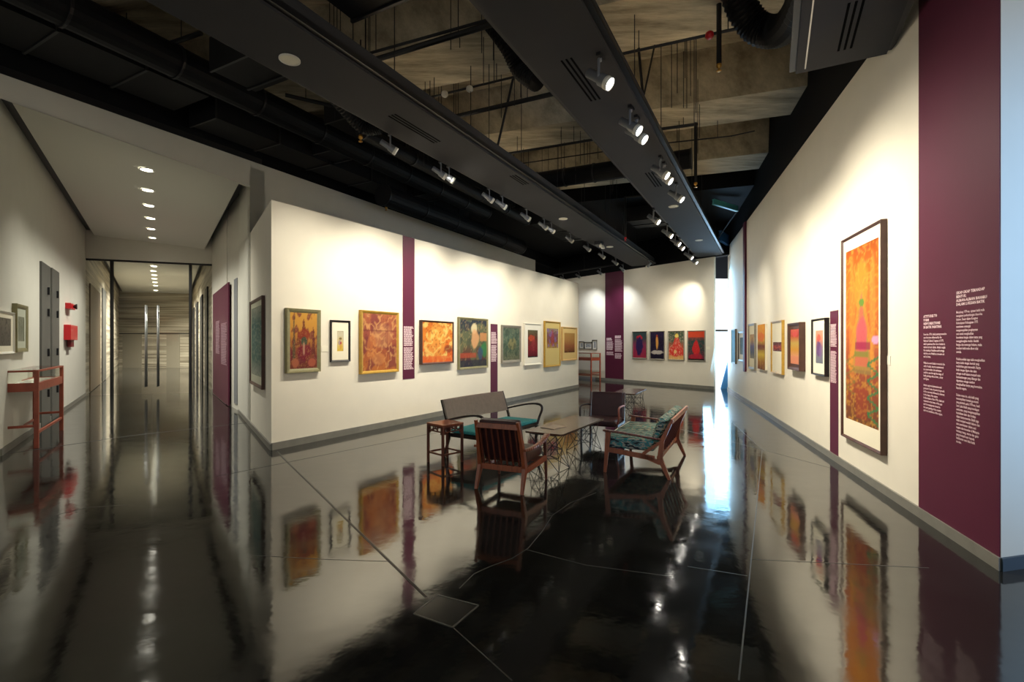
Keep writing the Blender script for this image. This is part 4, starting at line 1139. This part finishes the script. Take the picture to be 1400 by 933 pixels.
# settee with bentwood arms (local +Y faces out, +X to the viewer's left end...)
def settee_bentwood():
    z = .745
    TL, TR = P(604.6, 547, z), P(686.2, 535, z)
    d = (TR - TL); Ln = d.length; d.normalize()
    f = Vector((d.y, -d.x, 0)); mid = (TL + TR) / 2
    rz = math.atan2(f.y, f.x) - math.pi / 2     # local +Y -> f ; local X = -d
    o = flat(mid) + f * .10
    t = thing('bentwood_settee', 'two-seat settee with taupe back, teal seat and dark bentwood arms', 'settee', o, rz)
    h = Ln / 2
    # seat
    bm = bmesh.new(); cushion(bm, -h + .02, h - .02, .02, .56, .315, .37, .012, .025, 10); mk('seat', bm, TEAL, t, True)
    bm = bmesh.new(); box(bm, -h + .02, h - .02, .02, .56, .265, .315); bevel(mk('seat_frame', bm, EBON, t), .006)
    # backrest, leaning back, slightly curved
    bm = bmesh.new()
    n = 12; lay = []
    for i in range(n + 1):
        x = -h + Ln * i / n; bow = -.05 * (1 - (2 * i / n - 1) ** 2)
        row = []
        for (zz, y0) in ((.455, -.005), (.745, -.10)):
            row += [bm.verts.new((x, y0 + bow + .018, zz)), bm.verts.new((x, y0 + bow - .018, zz))]
        lay.append(row)
    for a, b in zip(lay, lay[1:]):
        bm.faces.new([a[0], b[0], b[2], a[2]]); bm.faces.new([a[1], a[3], b[3], b[1]]); bm.faces.new([a[2], b[2], b[3], a[3]]); bm.faces.new([a[0], a[1], b[1], b[0]])
    bm.faces.new([lay[0][k] for k in (0, 2, 3, 1)]); bm.faces.new([lay[-1][k] for k in (0, 1, 3, 2)])
    bevel(mk('backrest', bm, TAUPE, t, False), .008, 3)
    for s in (-1, 1):
        x = s * (h + .012)
        # rear leg + back post
        bm = bmesh.new(); pts = [(x, -.06, 0), (x, .03, .26), (x, .02, .38), (x, -.10, .745)]
        for a, b, wa, wb in zip(pts, pts[1:], (.028, .036, .036), (.036, .036, .022)): bar(bm, a, b, .024, wa, .024, wb, up=(0, 1, 0))
        mk('leg', bm, EBON, t)
        bm = bmesh.new(); bar(bm, (x * .97, .52, 0), (x * .97, .53, .28), .026, .026, .034, .04, up=(0, 1, 0)); mk('leg', bm, EBON, t)
        bm = bmesh.new()
        xo = s * (h + .03)
        tube(bm, spline([(x, -.02, .48), (xo, .12, .52), (xo, .34, .57), (xo, .51, .585), (xo, .59, .56), (xo, .60, .50), (xo, .56, .40), (x * .98, .54, .29)], 6), [.013] * 6 + [.015] * 12 + [.019] * 25, 8)
        mk('arm', bm, EBON, t, True)
    return t
settee_bentwood()

# ikat settee
def settee_ikat():
    RN, RF, FN = P(914.9, 657), P(936.6, 623), P(824.8, 645.8)
    d = RF - RN; Ln = d.length; d.normalize(); f = Vector((-d.y, d.x, 0))
    o = (RN + RF) / 2; rz = math.atan2(f.y, f.x) - math.pi / 2
    t = thing('ikat_settee', 'teak settee with teal and black ikat cushions and splayed legs', 'settee', o, rz)
    h = Ln / 2; dep = .72    # local +Y = front; local -X .. +X = near .. far? handled by symmetry
    for s in (-1, 1):
        x = s * (h - .02)
        bm = bmesh.new(); bar(bm, (x, dep, 0), (x, dep - .04, .475), .03, .034, .036, .056, up=(0, 1, 0)); bevel(mk('leg', bm, TEAK, t), .004)
        # splayed rear leg rising to the back post
        bm = bmesh.new()
        for a, b, wa, wb in (((x, 0, 0), (x, .10, .22), .03, .055), ((x, .10, .22), (x, .08, .42), .055, .05), ((x, .08, .42), (x, -.03, .655), .05, .026)):
            bar(bm, a, b, .034, wa, .034, wb, up=(0, 1, 0))
        bar(bm, (x, .30, .245), (x, .10, .17), .03, .05, .03, .04, up=(0, 0, 1))
        bar(bm, (x, .28, .26), (x, .10, .40), .028, .035, .028, .03, up=(0, 0, 1))
        mk('leg', bm, TEAK, t)
        bm = bmesh.new(); bar(bm, (x, .16, .215), (x, dep - .02, .27), .03, .055); bevel(mk('side_rail', bm, TEAK, t), .004)
        bm = bmesh.new()
        pa_ = spline([(x, .07, .43), (x, .25, .445), (x, .5, .47), (x, dep + .02, .485)], 5)
        for i, (a, b) in enumerate(zip(pa_, pa_[1:])): bar(bm, a, b, .03 + .025 * i / len(pa_), .02)
        mk('arm', bm, TEAKD, t, True)
    bm = bmesh.new(); bar(bm, (-h + .02, dep - .03, .255), (h - .02, dep - .03, .255), .03, .055); mk('front_rail', bm, TEAK, t)
    bm = bmesh.new(); bar(bm, (-h + .02, .12, .22), (h - .02, .12, .22), .03, .05); mk('back_rail', bm, TEAK, t)
    bm = bmesh.new(); bar(bm, (-h + .0, -.025, .64), (h - .0, -.025, .64), .022, .05); mk('back_rail', bm, TEAK, t)
    for i in range(8):
        x = -h + .12 + (2 * h - .24) * i / 7
        bm = bmesh.new(); bar(bm, (x, -.015, .625), (x, .12, .235), .022, .014, up=(0, 1, 0)); mk('slat', bm, mat('matt_dark_teak', (88, 42, 28), .8, spec=.2), t)
    for s in (-1, 1):
        x0, x1 = (s * .01, s * (h - .045)); x0, x1 = min(x0, x1), max(x0, x1)
        bm = bmesh.new(); cushion(bm, x0, x1, .17, dep + .01, .285, .415, .012, .025, 10); o1 = mk('seat_cushion', bm, IKAT, t, True)
        M = Matrix.Translation((0, .175, .36)) @ Matrix.Rotation(math.radians(20), 4, 'X')
        bm = bmesh.new(); cushion(bm, x0, x1, -.055, .055, .02, .32, .0, .035, 10, M); mk('back_cushion', bm, IKAT, t, True)
        bm = bmesh.new(); tube(bm, [(x0 + .02, dep + .005, .41), (x1 - .02, dep + .005, .41)], .005, 6); mk('piping', bm, PAPER, o1)
    return t
settee_ikat()

# armchair facing the camera
def armchair_far():
    ang = math.radians(203)
    t = thing('open_arm_chair', 'dark upholstered open-arm chair at the far end of the wire-legged table', 'armchair', (1.52, 7.88, 0), -ang)
    W = .50
    M = Matrix.Translation((0, .0, .29)) @ Matrix.Rotation(math.radians(10), 4, 'X')
    bm = bmesh.new(); cushion(bm, -W / 2, W / 2, -.03, .03, .0, .42, .0, .02, 8, M); mk('backrest', bm, MAROON, t, True)
    bm = bmesh.new(); cushion(bm, -W / 2, W / 2, .02, .55, .24, .33, .01, .025, 8); mk('seat', bm, MAROON, t, True)
    for s in (-1, 1):
        x = s * (W / 2 + .02)
        bm = bmesh.new(); bar(bm, (x, -.05, 0), (x, .0, .30), .026, .028, .03, .034, up=(0, 1, 0)); bar(bm, (x, .0, .30), (x, -.075, .70), .03, .034, .024, .024, up=(0, 1, 0)); mk('leg', bm, ROSE, t)
        bm = bmesh.new(); bar(bm, (x, .55, 0), (x, .52, .28), .024, .026, .03, .034, up=(0, 1, 0)); mk('leg', bm, EBON if s > 0 else ROSE, t)
        bm = bmesh.new(); xo = s * (W / 2 + .045)
        tube(bm, spline([(x, -.03, .49), (xo, .1, .515), (xo, .38, .53), (xo, .51, .52), (xo, .535, .48), (xo, .525, .38), (x, .51, .28)], 6), .014, 8)
        mk('arm', bm, EBON if s > 0 else mat('pinkish_wood', (150, 84, 70), .4), t, True)  # one arm dark, the other pinkish; front legs differ likewise
        bm = bmesh.new(); bar(bm, (x, .0, .245), (x, .52, .255), .026, .04); mk('side_rail', bm, ROSE, t)
    return t
armchair_far()

# wire-legged tables
def wire_table(corner, u1, Ln, Wd, label, zt_=.45):
    u1 = Vector(u1).normalized(); v1 = Vector((-u1.y, u1.x, 0))
    c = corner + u1 * Ln / 2 + v1 * Wd / 2
    t = thing('wire_leg_table', label, 'coffee table', c, math.atan2(u1.y, u1.x))
    bm = bmesh.new(); a, b = Ln / 2, Wd / 2; r = .05; pts = []
    for cx, cy, s in ((a - r, b - r, 0), (-a + r, b - r, 90), (-a + r, -b + r, 180), (a - r, -b + r, 270)):
        for k in range(5):
            an = math.radians(s + 22.5 * k); pts.append((cx + r * math.cos(an), cy + r * math.sin(an)))
    prism(bm, [Vector((x, y, 0)) for x, y in pts], zt_ - .022, zt_); bevel(mk('table_top', bm, TABLETOP, t), .003)
    # cat's cradle of steel rods at each end
    for s in (-1, 1):
        bm = bmesh.new(); x0 = s * (a - .16)
        tops = [(x0 + dx, dy, zt_ - .024) for dx, dy in ((-.16, -.17), (.14, -.17), (.14, .17), (-.16, .17))]
        mids = [(x0 + dx, dy, .26) for dx, dy in ((-.05, -.20), (.10, 0.), (-.05, .20), (-.2, 0.))]
        foots = [(x0 + dx, dy, .004) for dx, dy in ((-.14, -.2), (.16, -.2), (.16, .2), (-.14, .2))]
        low = [(x0 + dx, dy, .13) for dx, dy in ((0., -.13), (.09, 0.02), (0., .13), (-.09, 0.))]
        ed = []
        for k in range(4):
            ed += [(tops[k], tops[(k + 1) % 4]), (tops[k], mids[k]), (tops[(k + 1) % 4], mids[k]), (mids[k], mids[(k + 1) % 4]),
                   (mids[k], foots[k]), (mids[k], foots[(k + 1) % 4]), (low[k], low[(k + 1) % 4]), (low[k], foots[k]), (low[k], mids[k]), (tops[k], low[k])]
        for p_, q_ in ed: tube(bm, [p_, q_], .0042, 6)
        mk('wire_base', bm, BLACKM, t)
    return t
wire_table(Vector((.572, 5.59, 0)), (.503, .864, 0), 1.435, .50, 'long dark topped table on wire legs between the settees, in the middle of the group')
wire_table(Vector((2.53, 10.05, 0)), (.44, .9, 0), 1.25, .50, 'second dark topped table on wire legs, behind the seating group')
# booklet on the table
o = thing('booklet', 'open booklet lying on the dark wire-legged table', 'book', (.52, 6.1, .451), math.radians(50))
bm = bmesh.new(); box(bm, -.14, -.001, -.1, .1, 0, .006); mk('page', bm, mat('brochure_paper', (168, 150, 128), .6), o)
bm = bmesh.new(); box(bm, .001, .14, -.1, .1, 0, .004); mk('page', bm, mat('brochure_paper', (168, 150, 128), .6), o)

# Chinese style stool table with pierced apron
def fretwork_stand():
    Lc = P(585.5, 632); ang = math.atan2(-.207, .196) + math.radians(2)
    a_ = Vector((math.cos(ang), math.sin(ang), 0)); b_ = Vector((-a_.y, a_.x, 0)); S = .30
    c = Lc + a_ * S / 2 + b_ * S / 2
    t = thing('fretwork_stand', 'small square carved wooden stand with pierced apron beside the taupe settee', 'side table', c, ang)
    h = S / 2; z = .5
    bm = bmesh.new(); box(bm, -h - .015, h + .015, -h - .015, h + .015, z - .022, z); bevel(mk('top', bm, TEAK, t), .004)
    for x in (-1, 1):
        for y in (-1, 1):
            bm = bmesh.new(); box(bm, x * h - .014, x * h + .014, y * h - .014, y * h + .014, 0, z - .022); bevel(mk('leg', bm, TEAKD, t), .003)
    for k in range(4):
        Mr = Matrix.Rotation(math.radians(90 * k), 4, 'Z')
        bm = bmesh.new()
        def bb(x0, x1, z0, z1):
            vs = box(bm, x0, x1, h - .008, h + .008, z0, z1)
            for v in vs: v.co = Mr @ v.co
        bb(-h + .014, h - .014, z - .04, z - .022)
        bb(-h + .014, h - .014, z - .10, z - .086)
        for i in range(4):
            x = -h + .03 + (S - .06) * i / 3; bb(x - .006, x + .006, z - .086, z - .04)
        bb(-.05, .05, z - .07, z - .06); bb(-h + .014, -h + .04, z - .125, z - .10); bb(h - .04, h - .014, z - .125, z - .10)
        mk('apron', bm, TEAKD, t)
        bm = bmesh.new(); vs = box(bm, -h, h, h - .008, h + .008, .12, .14)
        for v in vs: v.co = Mr @ v.co
        mk('stretcher', bm, TEAKD, t)
fretwork_stand()

# showcases
def showcase(label, c, ax, Ln, Wd, top, legs=.05, name='display_case'):
    ax = Vector(ax).normalized(); t = thing(name, label, 'display case', c, math.atan2(ax.y, ax.x))
    a, b = Ln / 2, Wd / 2; ls = legs
    for x in (-1, 1):
        for y in (-1, 1):
            bm = bmesh.new(); box(bm, x * a - ls / 2, x * a + ls / 2, y * b - ls / 2, y * b + ls / 2, 0, top); bevel(mk('leg', bm, CASEW, t), .003)
    bm = bmesh.new()
    for (z0, z1) in ((top - .30, top - .18), (top - .025, top)):
        for y in (-b, b): box(bm, -a, a, y - .018, y + .018, z0, z1)
        for x in (-a, a): box(bm, x - .018, x + .018, -b, b, z0, z1)
    mk('frame', bm, CASEW, t)
    bm = bmesh.new()
    for y in (-b, b): box(bm, -a, a, y - .014, y + .014, .20, .235)
    for x in (-a, a): box(bm, x - .014, x + .014, -b, b, .30, .335)
    mk('stretcher', bm, CASEW, t)
    bm = bmesh.new(); box(bm, -a + .02, a - .02, -b + .02, b - .02, top - .215, top - .195); mk('shelf', bm, mat('case_lining', (200, 196, 182), .8), t)
    bm = bmesh.new(); box(bm, -a, a, -b, b, top, top + .006); 
    for y in (-b, b): box(bm, -a + .026, a - .026, y - .003, y + .003, top - .18, top - .025)
    for x in (-a, a): box(bm, x - .003, x + .003, -b + .026, b - .026, top - .18, top - .025)
    mk('glass', bm, GLASS, t)
    return t
nL = P(50, 613); fR = P(84, 589); axv = (fR - nL); Lc_ = axv.length; axv.normalize(); perp = Vector((-axv.y, axv.x, 0)); perp = perp if perp.x < 0 else -perp
cc = (nL + fR) / 2 + perp * .17
showcase('reddish wood glass-topped showcase on tall legs at the corridor wall', cc, axv, Lc_, .34, 1.11)
for i, (dx, dy, rz_, s_) in enumerate(((-.55, 0, .2, 1), (-.1, .03, -.3, .8), (.35, -.02, .5, .7))):
    q_ = cc + axv * dx + perp * dy; q_.z = 1.11 - .194
    o = thing('document', ['open white document at the near end of the corridor showcase', 'small paper in the middle of the corridor showcase', 'small paper at the far end of the corridor showcase'][i], 'paper', q_, math.atan2(axv.y, axv.x) + rz_)
    bm = bmesh.new(); box(bm, -.14 * s_, .14 * s_, -.08 * s_, .08 * s_, 0, .006); mk('sheet', bm, PAPER, o)
    bm = bmesh.new(); box(bm, -.1 * s_, .0, -.06 * s_, .06 * s_, .006, .008); mk('picture', bm, FBROWN, o)
q0 = on_plane(backA, backB, 808, None, .45); showcase('far showcase on tall legs beneath the small patterned prints', flat(q0) - bd * .75, bd, 2.0, .5, 1.1, .045)

# ------------------------------------------------------------------ services in the ceiling void
def flex_duct(label, pts, r, n=70):
    t = thing('flexible_duct', label, 'duct')
    bm = bmesh.new(); path = spline(pts, max(2, n // (len(pts) - 1)))
    path2 = []; rad = []
    for i, p_ in enumerate(path): path2.append(p_); rad.append(r * (1 if i % 2 else .90))
    tube(bm, path2, rad, 16); mk('hose', bm, DUCT, t, False)
    return t
flex_duct('thick ribbed flexible duct looping down beside the short raft', [P(1000, -40, 5.6), P(1012, 5, 5.3), P(1035, 38, 5.05), P(1065, 42, 4.9), P(1090, 20, 4.75), SN(sC - 1.2, C_L + .1, 4.5)], .17)
flex_duct('ribbed flexible duct dropping onto the left edge of the middle raft', [P(672, 30, 5.4), P(695, 62, 5.1), P(712, 95, 4.85), P(735, 112, 4.6)], .12, 50)
flex_duct('ribbed flexible duct sagging under the left raft near its first lamp', [P(440, 110, 4.8), P(470, 145, 4.62), P(497, 172, 4.45), P(520, 172, 4.45)], .11, 50)

def rect_duct(label, s0, s1, n0, n1, z0, z1, seams=1.2, rot=None, m=DUCT):
    t = thing('air_duct', label, 'duct', SN((s0 + s1) / 2, (n0 + n1) / 2, z0), math.atan2(U.y, U.x) + (rot or 0))
    a, b = abs(s1 - s0) / 2, abs(n1 - n0) / 2
    bm = bmesh.new(); box(bm, -a, a, -b, b, 0, z1 - z0); mk('casing', bm, m, t)
    x = -a
    while x <= a + .01:
        bm = bmesh.new(); box(bm, x - .015, x + .015, -b - .02, b + .02, -.02, z1 - z0 + .02); x += seams
        mk('flange', bm, BLACKM, t)
    return t
rect_duct('black rectangular duct running above the edge of the high left wall', 4.5, 11.6, bandN + .2, bandN + .85, 4.95, 5.3, 1.1)
rect_duct('black rectangular duct over the left aisle at the near left corner', -2, 4.2, bandN + .3, bandN + 1.2, 5.05, 5.45, .9)
rect_duct('narrow black duct beside the long round duct over the left aisle', 5.5, 11.2, bandN + 2.1, bandN + 2.55, 5.0, 5.25, 1.4)
rect_duct('black cross duct over the left aisle beside the big pale downlight', 3.7, 4.3, bandN + 2.1, A_L - .35, 4.95, 5.35, .5)
rect_duct('second black cross duct farther along over the left aisle', 6.3, 6.8, bandN + .88, bandN + 1.3, 5.0, 5.25, .5)
rect_duct('third black cross duct over the far left aisle', 9.2, 9.7, bandN + .88, bandN + 1.25, 5.0, 5.25, .5)
rect_duct('large black duct crossing between the left and middle rafts near the camera', 2.3, 3.5, A_R + .1, B_L - .1, 4.65, 5.15, .6)
rect_duct('black plant box between left duct and left raft at the far end', 11.9, 14.5, bandN + 2.6, A_L - .3, 4.7, 5.2, 1.2)
rect_duct('flat black duct crossing behind the middle raft toward the far wall', 13.4, 14.4, A_R + .2, B_L - .1, 4.85, 5.2, .6)

def round_duct(label, a, b, r, seams=6, taper=None):
    t = thing('round_duct', label, 'duct')
    bm = bmesh.new(); tube(bm, [a, b], r, 20, r1=taper); mk('casing', bm, DUCT, t, False)
    a, b = Vector(a), Vector(b); d = (b - a).normalized()
    for k in range(seams):
        bm = bmesh.new()
        c_ = a + (b - a) * (k / (seams - 1)); rr = r if taper is None else r + (taper - r) * k / (seams - 1)
        tube(bm, [c_ - d * .015, c_ + d * .015], rr + .015, 20)
        mk('collar', bm, BLACKM, t)
round_duct('round black duct crossing the concrete bays behind the middle raft', P(735, 248, 4.95), P(945, 217, 4.95), .18)
round_duct('thick black round duct over the left aisle, far part', SN(8, bandN + 1.0, 4.68), SN(14.5, bandN + 1.0, 4.68), .22)
round_duct('long black round duct over the left aisle with many collars', SN(-1, bandN + 1.75, 5.1), SN(11.4, bandN + 1.5, 5.05), .2, 12)
round_duct('slimmer black round duct under the thick one over the left aisle', SN(5.5, bandN + 2.9, 4.7), SN(11.5, bandN + 2.7, 4.7), .11)

# pipes: each run is a thing
def pipe(label, pts, r=.02, head=None, headcol=BRASS, hangers=True, name='sprinkler_pipe'):
    t = thing(name, label, 'pipe'); bm = bmesh.new()
    for a, b in zip(pts, pts[1:]): tube(bm, [a, b], r, 8)
    for p_ in pts[1:-1]: bmesh.ops.create_uvsphere(bm, u_segments=8, v_segments=6, radius=r * 1.3, matrix=Matrix.Translation(p_))
    mk('run', bm, PIPE, t)
    if hangers:
        for k in (.2, .8):
            bm = bmesh.new()
            i = 0; a, b = Vector(pts[0]), Vector(pts[1] if len(pts) > 1 else pts[0]); q_ = a + (b - a) * k
            tube(bm, [q_, (q_.x, q_.y, SZ if q_.z < SZ else q_.z)], .006, 5)
            mk('hanger', bm, PIPE, t)
    if head:
        bm = bmesh.new(); M = Matrix.Translation(pts[-1])
        lathe(bm, [(.016, .02), (.03, 0), (.03, -.03), (.012, -.045), (.012, -.07), (.028, -.072), (.028, -.08)], 12, M); mk('sprinkler_head', bm, headcol, t, True)
    return t
zp = 5.15
def V(px, py, z): return P(px, py, z)
pt = P(983, -60, 5.3); q1 = P(983, 88, 4.75); 
d983 = q1.y; top = Vector(((983 - CX) / F * d983, d983, SZ)); bot = Vector((top.x, top.y, q1.z))
pipe('vertical black drop pipe with brass sprinkler head beside the short raft', [top, bot], .03, True, hangers=False)
k1 = P(951, 170, 5.3); q2 = Vector((k1.x, k1.y, H + (CY - 250) * k1.y / F))
pipe('black pipe that turns down to a sprinkler head, right of the middle raft', [k1 + G * 1.0, k1, q2], .028, True)
k3 = P(855, 270, 5.1); q3 = Vector((k3.x, k3.y, H + (CY - 325) * k3.y / F))
pipe('black pipe that turns down to a sprinkler head, between the two long rafts', [k3 - G * .9, k3, q3], .025, True, headcol=REDP)
q4 = P(528, 283, 4.5); pipe('thin pipe dropping to a small sprinkler head before the high wall', [Vector((q4.x, q4.y, 5.6)), q4], .01, True, hangers=False)
q5 = P(493, 186, 4.3); pipe('thin pipe dropping to a brass sprinkler head left of the left raft', [Vector((q5.x, q5.y, 5.6)), q5], .01, True, hangers=False)
pipe('long thin pipe crossing the near concrete bay at upper right', [P(836, 77, 5.2), P(1040, 32, 5.2)], .018)
pipe('thin pipe crossing the concrete between the two long rafts', [P(560, 140, 5.2), P(712, 103, 5.2)], .016)
pipe('thick dark conduit tray crossing between the two long rafts', [P(590, 167, 5.15), P(758, 128, 5.15)], .035)
pipe('near pair of dark conduits crossing between the two long rafts, lower one', [P(470, 95, 5.2), P(672, 33, 5.2)], .035)
pipe('near pair of dark conduits crossing between the two long rafts, upper one', [P(480, 80, 5.3), P(668, 27, 5.3)], .018)
pipe('dark pipe with elbow crossing farther between the two long rafts', [P(812, 191, 5.15), P(683, 212, 5.15), P(681, 224, 5.0)], .024)
pipe('thin sagging conduit crossing farther between the two long rafts', [P(828, 207, 5.15), P(690, 227, 5.15)], .012)
pipe('thin conduit with a hooked end right of the middle raft', [P(908, 196, 5.15), P(1000, 186, 5.15), P(1032, 179, 5.15)], .012)
pipe('dark pipe running under the concrete over the left aisle', [P(150, 88, 5.45), P(275, 45, 5.45)], .03)
pipe('long dark pipe over the left aisle beyond the first lamp', [P(390, 130, 5.2), P(520, 160, 5.2)], .03)
for i, (a, b, lb) in enumerate(((P(870, 30, 6.1), P(882, 165, 4.75), 'steep black strut right of the middle raft, thicker of a crossing pair'),
                                (P(895, 62, 6.0), P(876, 150, 4.75), 'steep black strut right of the middle raft, thinner of a crossing pair'),
                                (P(702, 105, 5.6), P(677, 215, 4.6), 'steep black strut between the long rafts'),
                                (P(1008, 288, 5.2), P(968, 345, 4.4), 'pale grey steel strut at the far dark corner'))):
    pipe(lb, [a, b], .02 if i != 1 else .014, hangers=False, name='steel_strut')
for i, (px, py) in enumerate(((608, 131), (642, 124), (970, 51))):
    q_ = P(px, py, 5.1); o = thing('smoke_detector', ['round white detector on the thin pipe between the long rafts, left one', 'round white detector on the thin pipe between the long rafts, right one', 'small red sprinkler rose on the pipe at upper right'][i], 'detector', q_)
    bm = bmesh.new(); lathe(bm, [(.02, .07), (.045, .05), (.05, .01), (.03, -.015)], 14); mk('body', bm, LAMPW if i < 2 else REDP, o, True)
# steelwork in the far dark corner, daylight on it painted as teal and blue
DAYLIT = mat('teal_daylit_steel', (96, 190, 190), .4)  # teal colour stands for daylight falling on the steel
def strut_box(label, a, b, w, h, m):
    t = thing('steel_beam', label, 'steel beam'); bm = bmesh.new(); bar(bm, a, b, w, h); mk('web', bm, m, t)
    bm = bmesh.new(); bar(bm, Vector(a) + Vector((0, 0, h / 2)), Vector(b) + Vector((0, 0, h / 2)), w * 1.6, .015); bar(bm, Vector(a) - Vector((0, 0, h / 2)), Vector(b) - Vector((0, 0, h / 2)), w * 1.6, .015); mk('flange', bm, m, t)
strut_box('steel beam with daylight painted on in teal in the dark far corner', P(975, 276, 5.1), P(1008, 286, 5.0), .05, .12, DAYLIT)
strut_box('steel bracket with daylight painted blue low in the dark far corner above the window', P(984, 322, 4.8), P(996, 330, 4.7), .06, .3, mat('blue_daylit_steel', (60, 110, 160), .4))  # blue here is the daylight tint, put into the base colour

# hanger wires: thin steel rods under the concrete
wire = None
wr = random.Random(11); cnt = 0
groups = [((500, 720), (60, 190), 60), ((690, 860), (190, 285), 44), ((800, 900), (10, 120), 16), ((850, 960), (90, 230), 42), ((440, 520), (60, 110), 8)]
for (xa, xb), (ya, yb), n in groups:
    for k in range(n):
        px = wr.uniform(xa, xb); py = wr.uniform(ya, yb)
        q_ = P(px, py, 5.2)
        sN = sn(q_)
        if A_L - .1 < sN[1] < A_R + .1 or B_L - .1 < sN[1] < B_R + .1 or q_.y > 13: continue
        if wire is None:
            bm = bmesh.new(); tube(bm, [(0, 0, 0), (0, 0, 1.0)], .0055, 5)
            wire = mk('hanger_wire', bm, PIPE); tag(wire, 'thin black hanger wire dangling from the concrete ceiling', 'wire', 'thin hanger wires under the concrete'); o = wire
        else: o = wire.copy(); COL.objects.link(o)
        Ln = wr.uniform(.9, 1.7); o.location = (q_.x, q_.y, SZ - Ln); o.scale = (1, 1, Ln)

# ------------------------------------------------------------------ camera and render look
cam = bpy.data.cameras.new('camera'); co = link(bpy.data.objects.new('camera', cam)); scene.camera = co
co.location = (0, 0, H); co.rotation_euler = (math.pi / 2, 0, 0)
cam.sensor_width = 36; cam.lens = F / 1400 * 36; cam.shift_y = (CY - 466.5) / 1400; cam.clip_start = .05; cam.clip_end = 200
scene.view_settings.view_transform = 'Standard'; scene.view_settings.look = 'None'
scene.view_settings.gamma = 1; scene.view_settings.exposure = 1.58; scene.view_settings.use_curve_mapping = False
scene.cycles.max_bounces = 8; scene.cycles.transparent_max_bounces = 12; scene.cycles.sample_clamp_indirect = 4
scene.cycles.use_denoising = True
